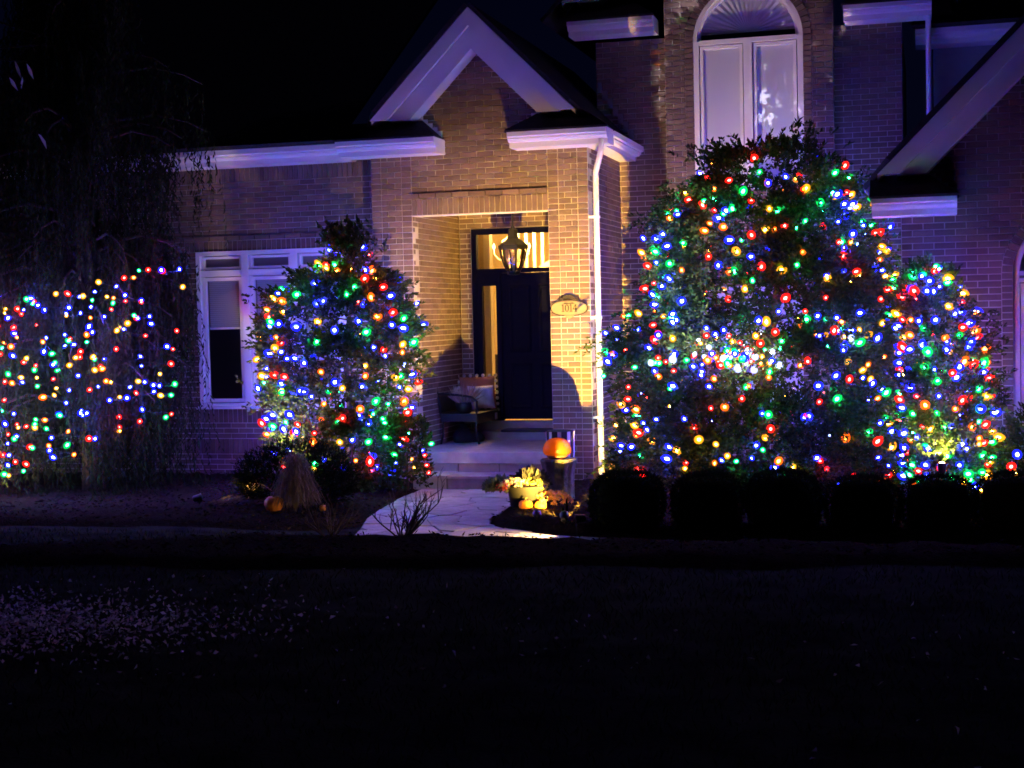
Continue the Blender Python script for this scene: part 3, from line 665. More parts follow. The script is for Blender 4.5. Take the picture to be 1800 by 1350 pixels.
# house number plaque
M_PLAQ = mat('plaque_tan', (.24, .185, .10), .6, var=.08, scale=20); M_PDARK = mat('plaque_dark', (.022, .016, .010), .6)
sg = thing('house_number_sign', 'oval tan house number plaque reading 1014 on the brick pier', 'sign', (1.122, -.012, 2.135))
def oval(rx, rz, n=32, px=2.4): return [(rx * math.copysign(abs(math.cos(a)) ** (2 / px), math.cos(a)), rz * math.copysign(abs(math.sin(a)) ** (2 / px), math.sin(a))) for a in [2 * math.pi * k / n for k in range(n)]]
q = MB(); q.prism(oval(.232, .098), 'y', -.022, .0); q.build('rim', M_PDARK, sg)
q = MB(); q.prism(oval(.216, .083), 'y', -.03, -.021); q.build('face', M_PLAQ, sg)
q = MB(); q.prism([(-.135, .085), (-.12, .115), (-.075, .12), (-.05, .15), (0, .163), (.05, .15), (.075, .12), (.12, .115), (.135, .085), (.08, .098), (0, .112), (-.08, .098)], 'y', -.036, .0); q.build('top_scroll', M_PDARK, sg)
q = MB(); q.prism([(-.06, -.088), (-.04, -.112), (0, -.132), (.04, -.112), (.06, -.088)], 'y', -.034, 0); q.build('bottom_scroll', M_PLAQ, sg)
q = MB(); q.prism([(-.075, .050), (-.045, .068), (0, .060), (.045, .068), (.075, .050), (0, .050)], 'y', -.034, -.029); q.build('scroll_line', M_PDARK, sg)
def digit(ch_, cx):
    q = MB(); y0, y1 = -.036, -.029; h = .045
    def bx(a, b, c, d): q.box((cx + a, y0, c), (cx + b, y1, d))
    if ch_ == '1':
        bx(-.006, .006, -h, h); bx(-.017, .017, -h, -h + .008); q.prism([(cx - .017, h - .018), (cx - .006, h - .010), (cx - .006, h), (cx - .010, h)], 'y', y0, y1)
    elif ch_ == '0':
        n = 20
        for k in range(n):
            a, b = 2 * math.pi * k / n, 2 * math.pi * (k + 1) / n
            q.prism([(cx + rx * math.cos(t), rz * math.sin(t)) for rx, rz, t in ((.013, h - .009, a), (.026, h, a), (.026, h, b), (.013, h - .009, b))], 'y', y0, y1)
    else:
        bx(.004, .015, -h, h); bx(-.004, .023, -h, -h + .007); bx(-.026, .026, -.018, -.009); q.prism([(cx + .004, h), (cx + .004, h - .016), (cx - .017, -.009), (cx - .026, -.009)], 'y', y0, y1)
    q.build('numeral', M_PDARK, sg)
for d_, x in zip('1014', (-.072, -.024, .026, .075)): digit(d_, x)

# bench along the left porch wall
bz = .41
bench = thing('porch_bench', 'black metal bench along the left porch wall under cushions', 'bench', (-.58, 1.42, bz))
def leg(x, y, out): q = MB(); q.tube([(x + out * 2, y, 0), (x + out * .3, y, .12), (x, y, .28), (x, y, .40)], [.016, .014, .014, .016], 8); return q.build('leg', M_BLACK, bench, True)
for y in (-.55, .55): leg(-.22, y, -.02); leg(.22, y, .02)
B('seat', (-.25, -.60, .37), (.25, .60, .40), M_BLACK, bench); B('apron', (.225, -.58, .27), (.25, .58, .37), M_BLACK, bench); B('apron', (-.24, -.595, .30), (.24, -.575, .37), M_BLACK, bench)
q = MB(); q.tube([(-.24, -.60, .40), (-.27, -.60, .62), (-.30, -.58, .80), (-.30, -.30, .85), (-.30, .0, .86), (-.30, .30, .85), (-.30, .58, .80), (-.27, .60, .62), (-.24, .60, .40)], .016, 8); q.build('back_frame', M_BLACK, bench, True)
q = MB(); q.add([(-.25, -.58, .42), (-.25, .58, .42), (-.295, .56, .80), (-.30, .3, .835), (-.30, 0, .845), (-.30, -.3, .835), (-.295, -.56, .80)], [tuple(range(7)), tuple(range(6, -1, -1))]); q.build('backrest', M_BLACK, bench)
for y in (-.60, .60): q = MB(); q.tube([(-.28, y, .66), (.0, y, .645), (.20, y, .62), (.255, y, .56), (.25, y, .40)], .015, 8); q.build('armrest', M_BLACK, bench, True)
def cushion(name, label, m, c, sx, sz, th, rot, pom=None):
    n = 14; vs = []; fs = []
    for side in (1, -1):
        for j in range(n + 1):
            for i in range(n + 1):
                u, v = i / n * 2 - 1, j / n * 2 - 1; b = (max(0, (1 - u ** 4) * (1 - v ** 4))) ** .5; pin = 1 - .06 * (1 - abs(u)) * 0 - .07 * (1 - v * v) * abs(u) ** 3
                vs.append((side * th * b * .5, u * sx / 2 * (1 - .07 * (1 - v * v)), v * sz / 2 * (1 - .07 * (1 - u * u))))
    st = (n + 1) ** 2
    for s_ in (0, 1):
        for j in range(n):
            for i in range(n):
                a = s_ * st + j * (n + 1) + i; f = (a, a + 1, a + n + 2, a + n + 1); fs.append(f if s_ == 0 else f[::-1])
    q = MB(); q.add(vs, fs); t = thing(name, label, 'cushion', c); t.rotation_euler = rot; q.build('cover', m, t, True)
    if pom:
        pq = MB(); pq.lathe([(.0, -.024), (.016, -.018), (.024, 0), (.016, .018), (0, .024)], 10); pm = pq.mesh('pompom', pom, True)
        for k in range(7):
            f = -1 + 2 * k / 6
            for (yy, zz) in ((f, 1), (f, -1), (1, f), (-1, f)): link('pompom', pm, t, (0, yy * sx / 2 * 1.04, zz * sz / 2 * 1.04))
    return t
M_TERRA = mat('terracotta_cloth', (.36, .17, .11), .9, bump=.3, bscale=150); M_POM = mat('pompom_wool', (.75, .72, .70), .95); M_WCLOTH = mat('white_cloth', (.80, .78, .80), .9, var=.3, scale=7, bump=.3, bscale=60)
cushion('throw_pillow', 'terracotta cushion edged with white pompoms on the porch bench', M_TERRA, (-.60, 1.78, 1.03), .50, .46, .13, (0, R(-16), R(-62)), M_POM)
cushion('throw_pillow', 'smaller white patterned cushion leaning on the terracotta cushion', M_WCLOTH, (-.50, 1.60, .98), .36, .33, .11, (0, R(-20), R(-60)))
# crate-like lantern box hanging over the bench end
bk = thing('dried_arrangement', 'basket of dried grasses and pale ribbon on the near end of the bench', 'arrangement', (-.56, 1.02, .812))
q = MB(); q.lathe([(.07, 0), (.10, .03), (.115, .13), (.105, .14)], 14); q.build('basket', M_BLACK, bk, True)
M_STRAW = mat('straw', (.42, .32, .24), .9, island=.35); n = 420; th = rng.uniform(0, 2 * np.pi, n); sp_ = rng.uniform(.15, .95, n)
D = np.stack([np.cos(th) * sp_, np.sin(th) * sp_, np.ones(n) * rng.uniform(.5, 1.1, n)], 1); P = np.stack([np.cos(th) * .05, np.sin(th) * .05, np.full(n, .10)], 1)
link('dried_stems', leaf_mesh('dried_stems', P, D, rng.uniform(.16, .33, n), .016, M_STRAW), bk)['kind'] = 'stuff'
M_RIB = mat('pale_ribbon', (.70, .66, .66), .6)
for k in range(5):
    a = -.9 + k * .35; q = MB(); pts = [(.05 + .10 * t, .06 * math.sin(a) + .05 * math.sin(t * 4 + k), .20 - .16 * t + .06 * math.sin(t * 3.1)) for t in np.linspace(0, 1, 8)]
    q.add([(p[0], p[1] - .012, p[2]) for p in pts] + [(p[0], p[1] + .012, p[2]) for p in pts], [(i, i + 1, i + 9, i + 8) for i in range(7)]); q.build('ribbon', M_RIB, bk)
tg = B('hanging_tag', (-.322, 1.62, .68), (-.316, 1.72, .77), M_BLIND); tag(tg, 'small pale tag hanging on the front edge of the bench', 'tag'); 
# dark sack of things under the bench
M_SACK = mat('dark_sack', (.010, .010, .013), .8); sk = thing('dark_bundle', 'dark lumpy bundle pushed under the porch bench', 'bundle', (-.62, 1.15, .408))
for (x, y, z, r, h) in ((0, 0, 0, .16, .20), (.12, .10, 0, .13, .16), (-.06, .14, 0, .12, .22)):
    q = MB(); q.lathe([(r * .8, 0), (r, h * .3), (r * .9, h * .6), (r * .5, h * .92), (r * .2, h), (r * .25, h * 1.2)], 14, (x, y, z), wob=lambda a, z_: 1 + .10 * math.sin(3 * a + z_ * 9)); q.build('lump', M_SACK, sk, True)

# stump pedestal with the glowing dome and the striped pot behind it
M_STUMP = mat('stump_wood', (.13, .12, .09), .9, var=.35, scale=16, bump=.7, bscale=40)
sxp, syp = 1.455, -2.05
st = thing('stump_pedestal', 'grey grooved tree stump standing beside the porch steps', 'stump', (sxp, syp, .09))
q = MB(); wob = lambda a, z: 1 + .035 * math.sin(11 * a) + .02 * math.sin(23 * a + z * 3)
q.lathe([(.165, -.02), (.155, .05), (.158, .2), (.172, .33), (.190, .41), (.195, .425)], 66, wob=wob); q.build('trunk_wood', M_STUMP, st, True)
q = MB(); q.lathe([(.19, .424), (.18, .438), (.0, .440)], 66, wob=wob); q.build('top', M_STUMP, st)
dome_m = bpy.data.materials.new('dome_glass'); dome_m.use_nodes = True; nn = dome_m.node_tree.nodes; ll = dome_m.node_tree.links
tl = nn.new('ShaderNodeBsdfTranslucent'); tl.inputs[0].default_value = (.95, .30, .02, 1); mx = nn.new('ShaderNodeMixShader'); mx.inputs[0].default_value = .75
pb = nn['Principled BSDF']; pb.inputs['Base Color'].default_value = (.45, .13, .02, 1); pb.inputs['Roughness'].default_value = .35
ll.new(pb.outputs[0], mx.inputs[1]); ll.new(tl.outputs[0], mx.inputs[2]); ll.new(mx.outputs[0], nn['Material Output'].inputs['Surface'])
dl = thing('dome_lamp', 'glowing orange dome lamp standing on the grey stump', 'lamp', (sxp - .01, syp - .02, .532))
q = MB(); q.lathe([(.115, .035), (.142, .05), (.150, .075), (.148, .11), (.136, .15), (.112, .185), (.075, .208), (.03, .217), (.0, .218)], 32); q.build('shade', dome_m, dl, True)
q = MB(); q.lathe([(.09, 0), (.11, .02), (.115, .036)], 24); q.build('base', mat('dome_base', (.16, .05, .03), .5), dl, True)
pl = bpy.data.lights.new('dome_light', 'POINT'); pl.energy = .10; pl.color = (1, .62, .25); pl.shadow_soft_size = .03; lo = bpy.data.objects.new('dome_light', pl); COL.objects.link(lo); lo.parent = dl; lo.location = (0, -.035, .095)
pot = thing('striped_pot', 'tall dark pot with pale stripes standing behind the dome lamp', 'pot', (sxp - .13, syp + .62, .09)); M_STR = mat('pale_stripe', (.62, .60, .62), .6)
q = MB(); q.lathe([(.10, 0), (.13, .1), (.15, .45), (.155, .68), (.14, .69)], 24); q.build('body', M_SACK, pot, True)
for k in range(9):
    a = k * 2 * math.pi / 9; q = MB(); da = .13
    q.add([((r + .004) * math.cos(a + e), (r + .004) * math.sin(a + e), z) for r, z in ((.13, .1), (.15, .45), (.155, .68)) for e in (-da, da)], [(0, 1, 3, 2), (2, 3, 5, 4)]); q.build('stripe', M_STR, pot)

# planter of lit mums with two little pumpkins
fl = thing('flower_planter', 'dark pot of ornamental kale and yellow mums lit by the garden spotlight', 'planter', (1.30, -2.80, .09))
q = MB(); q.lathe([(.13, 0), (.17, .03), (.20, .22), (.21, .24), (.18, .24)], 24); q.build('pot', M_SACK, fl, True)
def blossoms(name, c, r, n_, col, size, flat=.6):
    P = []; D = []
    for _ in range(n_):
        a = rng.uniform(0, 2 * math.pi); ph = math.acos(rng.uniform(.0, 1)); d = np.array([math.sin(ph) * math.cos(a), math.sin(ph) * math.sin(a), math.cos(ph) * flat]); base = np.array(c) + d * r * rng.uniform(.8, 1.05)
        for k in range(9):
            t = unit(rng.normal(size=3)); P.append(base); D.append(unit(d * .8 + t))
    return link(name, leaf_mesh(name, np.array(P), np.array(D), size, size * .55, mat(name + '_col', col, .8, island=.3, hue=.02, trans=.3)), fl)
blossoms('mum_blossoms', (.06, .02, .21), .15, 80, (.60, .48, .09), .035)['kind'] = 'stuff'
blossoms('orange_blossoms', (.31, -.12, .09), .17, 90, (.62, .30, .10), .032)['kind'] = 'stuff'
blossoms('white_blossoms', (-.10, -.10, .22), .15, 60, (.60, .50, .40), .034)['kind'] = 'stuff'
blossoms('pink_kale', (-.20, -.02, .22), .10, 34, (.55, .10, .13), .06)['kind'] = 'stuff'
blossoms('kale_leaves', (-.27, .02, .20), .15, 40, (.10, .13, .07), .08)['kind'] = 'stuff'
blossoms('dark_foliage', (.0, .12, .24), .14, 30, (.02, .02, .018), .12)['kind'] = 'stuff'
M_PUMP = mat('pumpkin', (.50, .17, .03), .5, var=.12, scale=10); M_STEM = mat('pumpkin_stem', (.12, .10, .05), .9)
def pumpkin(label, loc, r):
    t = thing('pumpkin', label, 'pumpkin', loc, 'pumpkins in the garden beds'); q = MB()
    q.lathe([(r * .3, .02 * r), (r * .75, .12 * r), (r, .7 * r), (r * .92, 1.15 * r), (r * .6, 1.45 * r), (r * .2, 1.42 * r)], 48, wob=lambda a, z: 1 - .07 * abs(math.sin(5 * a))); q.build('body', M_PUMP, t, True)
    q = MB(); q.tube([(0, 0, 1.35 * r), (.02 * r, 0, 1.6 * r), (.15 * r, .05 * r, 1.85 * r)], [.16 * r, .1 * r, .12 * r], 7); q.build('stem', M_STEM, t, True)
pumpkin('small orange pumpkin leaning on the flower planter, the left of two', (1.36, -3.08, .10), .075); pumpkin('small orange pumpkin right of its twin by the flower planter', (1.50, -3.02, .10), .065)
pumpkin('orange pumpkin in front of the tan grass clump', (-1.29, -3.28, .09), .105); pumpkin('tiny orange pumpkin at the right foot of the tan grass clump', (-.78, -3.20, .09), .04)

# ------------------------------------------------------------------ trees and shrubs
M_FIR = mat('evergreen', (.020, .042, .010), .75, island=.5, hue=.03, trans=.25, spec=.06)
M_FIR2 = mat('evergreen_light', (.050, .070, .014), .7, island=.5, hue=.03, trans=.3, spec=.06)
M_HOLLY = mat('broadleaf', (.032, .050, .011), .5, island=.5, hue=.03, trans=.25, spec=.06)
M_WEEP = mat('weeping_foliage', (.028, .038, .016), .8, island=.5, hue=.03, trans=.3, spec=0.0)
M_BOX = mat('boxwood', (.013, .020, .008), .75, island=.4, trans=.1, spec=0.0)
M_TAN = mat('tan_grass', (.15, .11, .085), .9, island=.35, hue=.015, trans=.2, spec=.1)
M_TWIG = mat('twig', (.055, .036, .03), .9, var=.2, scale=30)

class Crown:
    """outline rows (z, left x, right x), depth as a share of the half width, lobed surface"""
    def __init__(s, rows, yc, dep, seed, lob=.10):
        rows = sorted(rows); s.z = [r[0] for r in rows]; s.l = [r[1] for r in rows]; s.r = [r[2] for r in rows]; s.yc = yc; s.dep = dep; g = np.random.default_rng(seed)
        s.k = [(g.integers(2, 9), g.uniform(1.5, 7), g.uniform(0, 6.28)) for _ in range(7)]; s.lob = lob
    def pt(s, z, th, f=1.0):
        z = np.asarray(z, float); th = np.asarray(th, float); l = np.interp(z, s.z, s.l); r = np.interp(z, s.z, s.r); hw = (r - l) / 2
        b = sum(np.sin(a * th + c * z + d) for a, c, d in s.k) / 3.2; m = f * (1 + s.lob * b)
        return np.stack([(l + r) / 2 + hw * np.cos(th) * m, s.yc + hw * s.dep * np.sin(th) * m, z + 0 * th], -1)
    def sample_z(s, n, g):
        zz = np.linspace(s.z[0], s.z[-1], 200); wv = np.interp(zz, s.z, np.array(s.r) - np.array(s.l)) + .15; cdf = np.cumsum(wv) / wv.sum(); return np.interp(g.uniform(size=n), cdf, zz)

def sprays(C, n, k, ln, L, Wd, seed, up=.45, inner=.45, droop=0.0, gap=.0, clumps=0, sig=.13):
    g = np.random.default_rng(seed); z = C.sample_z(n, g); th = np.where(g.uniform(size=n) < .62, g.uniform(-np.pi, 0, n), g.uniform(0, np.pi, n))
    fr = 1 - inner * g.uniform(size=n) ** 2.0 + .04 * g.normal(size=n)
    c = C.pt(z, th, fr)
    if clumps:      # boughs: bunches of sprays that stand out of the outline
        cz_ = C.sample_z(clumps, g); ct = np.where(g.uniform(size=clumps) < .65, g.uniform(-np.pi, 0, clumps), g.uniform(0, np.pi, clumps)); cc = C.pt(cz_, ct, g.uniform(.74, .99, clumps)); sz = g.uniform(.6, 1.25, clumps)
        m_ = int(n * .68); pk = g.integers(0, clumps, m_); c[:m_] = cc[pk] + g.normal(size=(m_, 3)) * sig * sz[pk][:, None] * np.array([1.15, 1, .62]); th[:m_] = ct[pk]; z[:m_] = cz_[pk]
        c[:, 2] = np.maximum(c[:, 2], .1)
    if gap:      # bare patches where branches part
        v = np.sin(3.1 * c[:, 0] + 2.0 * c[:, 2] + seed) + np.sin(4.3 * c[:, 2] - 2.2 * c[:, 0] + 1.7 * c[:, 1]); keep = v > -2 + gap * 2; c, th, z = c[keep], th[keep], z[keep]; n = len(c)
    top = np.clip((z - C.z[-1] + .5) / .5, 0, 1)
    o = unit(np.stack([np.cos(th), np.sin(th) * 1.2, np.full(n, up) + top * 1.6], 1) + .35 * g.normal(size=(n, 3)))
    sd = unit(np.cross(o, g.normal(size=(n, 3)))); P = []; D = []
    for i in range(k):
        t = i / (k - 1); sg_ = 1 if i % 2 else -1
        P.append(c + o * ln * t + np.array([0, 0, -droop * t * t])); D.append(o * .75 + sd * sg_ * (.9 - .7 * t) + .25 * g.normal(size=(n, 3)) + np.array([0, 0, -droop * t]))
    P = np.concatenate(P); D = np.concatenate(D); m = len(P)
    return P, D, L * g.uniform(.7, 1.3, m), Wd * g.uniform(.7, 1.3, m)
def tree(name, label, C, base, specs, m, cat='tree', trunk_h=None, tr=.07, limbs=14, seed=1, m2=None, group=None):
    t = thing(name, label, cat, base, group); g = random.Random(seed); q = MB(); th_ = trunk_h or (C.z[-1] - base[2]) * .9
    top = C.pt(base[2] + th_ * .98, 0., 0.)
    P0 = Vector((0, 0, 0)); P1 = Vector(top) - Vector(base); pts = [P0.lerp(P1, f) + Vector((g.uniform(-.04, .04), g.uniform(-.04, .04), 0)) * (f > 0) for f in (0, .2, .4, .6, .8, 1)]
    q.tube(pts, [tr, tr * .85, tr * .68, tr * .5, tr * .32, tr * .12], 8); q.build('trunk', M_BARK, t, True)
    for i in range(limbs):
        f = g.uniform(.08, .85); p = P0.lerp(P1, f); zt = min(C.z[-1] - .05, base[2] + p.z + g.uniform(.1, .5)); e = Vector(C.pt(zt, g.uniform(-3.14, 3.14), .85)) - Vector(base); md = p.lerp(e, .5) + Vector((0, 0, -.06))
        q = MB(); q.tube([p, md, e], [tr * .35 * (1 - f * .6), tr * .22 * (1 - f * .6), .004], 6); q.build('limb', M_BARK, t, True)
    Ps, Ds, Ls, Ws = [np.concatenate(a) for a in zip(*specs)]
    cr_ = link('crown', leaf_mesh('crown', Ps - np.array(base), Ds, Ls, Ws, m), t)
    if m2: 
        k = len(Ps); cr_.data.materials.append(m2); idx = (np.sin(Ps[:, 0] * 3.3 + Ps[:, 2] * 2.1) + np.sin(Ps[:, 2] * 4.7 + 1.3) + .9 * rng.normal(size=k) > .9).astype(np.int32); cr_.data.polygons.foreach_set('material_index', idx)
    return t
# big rounded evergreen before the bay
BIG = Crown([(.12, 2.1, 4.75), (.3, 1.97, 4.93), (.74, 1.90, 4.94), (1.4, 1.95, 4.92), (1.93, 2.02, 4.92), (2.39, 2.17, 4.88), (2.9, 2.36, 4.72), (3.25, 2.55, 4.50), (3.5, 2.70, 4.38), (3.68, 2.85, 4.25), (3.78, 3.0, 4.08), (3.84, 3.55, 3.98), (3.95, 3.72, 3.84)], -.30, .82, 3, .09)
big = tree('evergreen_tree', 'largest rounded evergreen tree wrapped in coloured lights before the arched window', BIG, (3.35, -.30, .05),
           [sprays(BIG, 13500, 9, .13, .062, .028, 1, up=.25, droop=.05, inner=.35, clumps=210, sig=.14)], M_FIR, trunk_h=3.9, tr=.10, limbs=26, seed=4, m2=M_FIR2)
# upright shrub left of the porch
LSH = Crown([(.12, -1.8, -1.0), (.35, -2.05, -.80), (.75, -2.16, -.66), (1.15, -2.22, -.60), (1.6, -2.24, -.54), (1.95, -2.26, -.50), (2.2, -2.20, -.52), (2.4, -2.02, -.66), (2.55, -1.78, -.86), (2.75, -1.48, -1.0), (2.95, -1.40, -1.10), (3.08, -1.30, -1.20)], -1.15, .78, 9, .10)
tree('evergreen_shrub', 'tall pointed shrub wrapped in coloured lights between the left window and porch', LSH, (-1.35, -1.15, .05),
     [sprays(LSH, 4600, 7, .11, .062, .034, 2, up=.3, inner=.5, clumps=80, sig=.12)], M_HOLLY, cat='shrub', tr=.06, limbs=20, seed=5, m2=M_FIR2)
# narrow shrub before the garage
RSH = Crown([(.1, 5.2, 5.65), (.35, 5.06, 5.76), (.7, 5.03, 5.82), (1.1, 5.01, 5.80), (1.45, 5.0, 5.75), (1.95, 5.03, 5.67), (2.15, 5.06, 5.58), (2.32, 5.10, 5.44), (2.44, 5.17, 5.32)], -2.3, .80, 14, .06)
tree('evergreen_shrub', 'narrow rounded shrub wrapped in coloured lights before the garage wall', RSH, (5.44, -2.3, .1),
     [(rng.normal(size=(420, 3)) * np.array([.17, .07, .12]) + np.array([5.37, -2.84, .80]), rng.normal(size=(420, 3)) + np.array([0, -.4, .3]), np.full(420, .055), np.full(420, .030)), sprays(RSH, 2700, 7, .09, .050, .026, 3, up=.4, clumps=70, sig=.09)], M_HOLLY, cat='shrub', tr=.05, limbs=12, seed=6)
# weeping evergreen at the left
t = thing('weeping_evergreen', 'dark weeping evergreen with hanging strands and coloured lights left of the window', 'tree', (-4.35, -1.75, .05))
q = MB(); q.tube([(0, 0, 0), (.03, .02, 1.2), (-.04, .0, 2.6), (.02, .03, 4.2), (.0, 0, 6.6)], [.13, .11, .09, .06, .02], 10); q.build('trunk', M_BARK, t, True)
g = np.random.default_rng(21); P = []; D = []; L = []; Wd = []
for i in range(150):
    zb_ = g.uniform(.9, 3.2) if i % 5 < 3 else g.uniform(3.2, 6.4); a = g.uniform(-np.pi, np.pi); reach = np.interp(zb_, [.5, 2.5, 4.6, 6.6], [1.35, 1.38, 1.48, .5]) * g.uniform(.75, 1.08)
    dx, dy = math.cos(a), math.sin(a) * .85; bp = [(dx * reach * f, dy * reach * f, zb_ + .35 * math.sin(f * 2.2) - .25 * f * f) for f in (0, .3, .6, .85, 1.0)]
    q = MB(); q.tube(bp, [.028, .022, .016, .010, .005], 6); q.build('branch', M_BARK, t, True)
    for j in range(34):
        f = g.uniform(.25, 1.0); k = min(3, int(f / .3)); base = np.array([np.interp(f, (0, .3, .6, .85, 1.0), [b[c] for b in bp]) for c in range(3)]) + g.normal(0, .05, 3)
        ln = min(base[2] - .08, g.uniform(.5, 1.5)); m = int(ln / .035); tt = np.linspace(0, 1, max(m, 3)); sw = g.normal(0, .07, 2)
        pts = base + np.stack([sw[0] * tt + .02 * np.sin(9 * tt + i), sw[1] * tt + .02 * np.cos(7 * tt + j), -ln * tt], 1)
        P.append(pts); D.append(np.stack([g.normal(0, .42, len(tt)), g.normal(0, .42, len(tt)), -np.ones(len(tt))], 1)); L.append(g.uniform(.05, .10, len(tt))); Wd.append(np.full(len(tt), .020))
link('crown', leaf_mesh('crown', np.concatenate(P), np.concatenate(D), np.concatenate(L), np.concatenate(Wd), M_WEEP), t)
# leafy ball shrub by the steps
SB = Crown([(.10, -.72, -.42), (.2, -.80, -.36), (.42, -.78, -.40), (.5, -.80, -.44), (.6, -.86, -.36), (.75, -.86, -.38), (.88, -.72, -.48)], -1.05, .95, 5, .1)
tree('small_shrub', 'small dark leafy shrub right beside the porch steps', SB, (-.62, -1.05, .05), [sprays(SB, 330, 7, .08, .055, .030, 4)], M_HOLLY, cat='shrub', tr=.02, limbs=8, seed=7)
# dark spreading yew behind the grass clump
YW = Crown([(.08, -1.75, -.95), (.2, -1.92, -.80), (.38, -1.95, -.76), (.52, -1.85, -.82), (.62, -1.62, -1.05), (.68, -1.45, -1.2)], -2.55, .6, 6, .10)
tree('yew_bush', 'low dark spreading yew behind the tan grass clump', YW, (-1.36, -2.55, .05), [sprays(YW, 1300, 8, .12, .055, .012, 5, up=.35)], M_BOX, cat='bush', tr=.03, limbs=10, seed=8)
DS = Crown([(.1, 6.0, 6.6), (.4, 5.95, 6.75), (.8, 6.0, 6.7), (1.0, 6.15, 6.5)], -2.0, .8, 7, .1)
tree('dark_shrub', 'dark low shrub under the garage window at the right edge', DS, (6.35, -2.0, .05), [sprays(DS, 600, 7, .1, .05, .025, 9)], M_HOLLY, cat='shrub', tr=.03, limbs=8, seed=9)
for x, y, lab in ((2.6, .7, 'low bare shrub under the big evergreen, nearer the downspout'), (4.55, .55, 'low bare shrub under the big evergreen, nearer the garage')):
    t = thing('bare_shrub', lab, 'shrub', (x, y, .1)); g2 = random.Random(int(x * 10))
    for i in range(46):
        a = g2.uniform(0, 6.28); r = g2.uniform(.2, .6); h = g2.uniform(.25, .65); q = MB(); q.tube([(0, 0, 0), (r * .5 * math.cos(a), r * .5 * math.sin(a), h * .6), (r * math.cos(a + .3), r * math.sin(a + .3), h)], [.006, .004, .002], 4, cap=False); q.build('twig', M_TAN, t)

# clipped boxwood balls behind the path
q = MB(); q.lathe([(.20, 0), (.27, .08), (.295, .22), (.288, .36), (.25, .46), (.14, .50), (.0, .51)], 24); core = q.mesh('inner_twigs', M_BOX, True)
bxs = [(2.56, -3.88, 1.0), (3.30, -3.86, .95), (3.985, -3.85, .97), (4.675, -3.83, .94), (5.33, -3.80, .92), (5.97, -3.78, .95), (6.6, -3.76, .95)]
ords = ['first clipped boxwood ball of the row, beside the stump', 'second clipped boxwood ball counting from the stump', 'third clipped boxwood ball counting from the stump', 'fourth clipped boxwood ball counting from the stump', 'fifth clipped boxwood ball, below the glowing yellow spotlight', 'sixth clipped boxwood ball, cut by the right edge of the picture', 'last clipped boxwood ball past the right edge']
def box_leaves(seed):
    g = np.random.default_rng(seed); n = 5200; ph = np.arccos(g.uniform(-.85, 1, n)); th = g.uniform(0, 2 * np.pi, n); e = 2.7
    d = np.stack([np.sin(ph) * np.cos(th), np.sin(ph) * np.sin(th), np.cos(ph)], 1); s_ = (np.abs(d[:, 0]) ** e + np.abs(d[:, 1]) ** e + np.abs(d[:, 2]) ** e) ** (-1 / e)
    p = d * s_[:, None] * (1 + .035 * g.normal(size=n))[:, None]; p = p * np.array([.328, .33, .275]) + np.array([0, 0, .275])
    return leaf_mesh('foliage', p, d + .8 * g.normal(size=(n, 3)), g.uniform(.02, .038, n), .016, M_BOX)
bl = [box_leaves(31), box_leaves(32)]
for i, (x, y, s_) in enumerate(bxs[:6]):
    t = thing('boxwood', ords[i], 'bush', (x, y, .05), 'clipped boxwood row', rz=i * 1.7); t.scale = (s_, s_, s_ * (1.0 + .03 * ((i * 7) % 3 - 1)))
    link('foliage', bl[i % 2], t); link('inner_twigs', core, t)

# tan grass clump, dried stalks, bare rose bushes, twiggy low shrubs
t = thing('grass_clump', 'tan drooping ornamental grass clump in front of the dark yew', 'grass clump', (-1.10, -3.15, .06)); g = np.random.default_rng(8); P = []; D = []
for i in range(620):
    a = g.uniform(0, 6.28); r = g.uniform(.02, .33) ** 1.1; h = g.uniform(.34, .62); tt = np.linspace(0, 1, 12); c = np.array([math.cos(a), math.sin(a) * .9])
    x = .06 * (1 - tt) * 0 + r * tt ** 1.5; z = h * (1 - (1 - np.minimum(tt * 1.9, 1)) ** 2) - np.maximum(0, tt - .5) ** 1.4 * h * 1.9
    pts = np.stack([c[0] * x, c[1] * x, z], 1); P.append(pts[:-1]); D.append(np.diff(pts, axis=0) + g.normal(0, .013, (11, 3)))
P = np.concatenate(P); D = np.concatenate(D); link('blades', leaf_mesh('blades', P, D, np.linalg.norm(D, axis=1) * 1.6, .006, M_TAN), t)['kind'] = 'stuff'
def bare_bush(label, loc, n, h, spread, rad, seed, m=M_TWIG, name='bare_bush', forks=3):
    t = thing(name, label, 'bush', loc); g = random.Random(seed)
    def stem(q, p, d, ln, r, depth):
        pts = [p]
        for k in range(4): d = (d + Vector((g.uniform(-.22, .22), g.uniform(-.22, .22), g.uniform(-.02, .14)))).normalized(); pts.append(pts[-1] + d * ln / 4)
        q.tube(pts, [r, r * .9, r * .8, r * .65, r * .5], 5, cap=False)
        if depth:
            for _ in range(forks): k = g.randint(1, 4); stem(q, pts[k], (d + Vector((g.uniform(-.9, .9), g.uniform(-.9, .9), g.uniform(0, .5)))).normalized(), ln * g.uniform(.3, .55), r * .55, depth - 1)
    for i in range(n):
        a = g.uniform(0, 6.28); q = MB(); d = Vector((math.cos(a) * spread, math.sin(a) * spread, 1)).normalized(); stem(q, Vector((math.cos(a) * .05, math.sin(a) * .05, 0)), d, h * g.uniform(.7, 1.1), rad, 2); q.build('cane', m, t)
bare_bush('bare thorny rose bush in front of the lit path', (.86, -5.32, .17), 15, .37, 1.15, .008, 41)
bare_bush('thinner bare bush standing left of the rose bush', (.20, -5.36, .17), 14, .30, 1.1, .006, 42)
bare_bush('pale dry twigs before the left window wall, lit by the black spotlight', (-2.05, -1.9, .10), 12, .42, 1.3, .005, 43, M_TAN, 'dry_shrub')
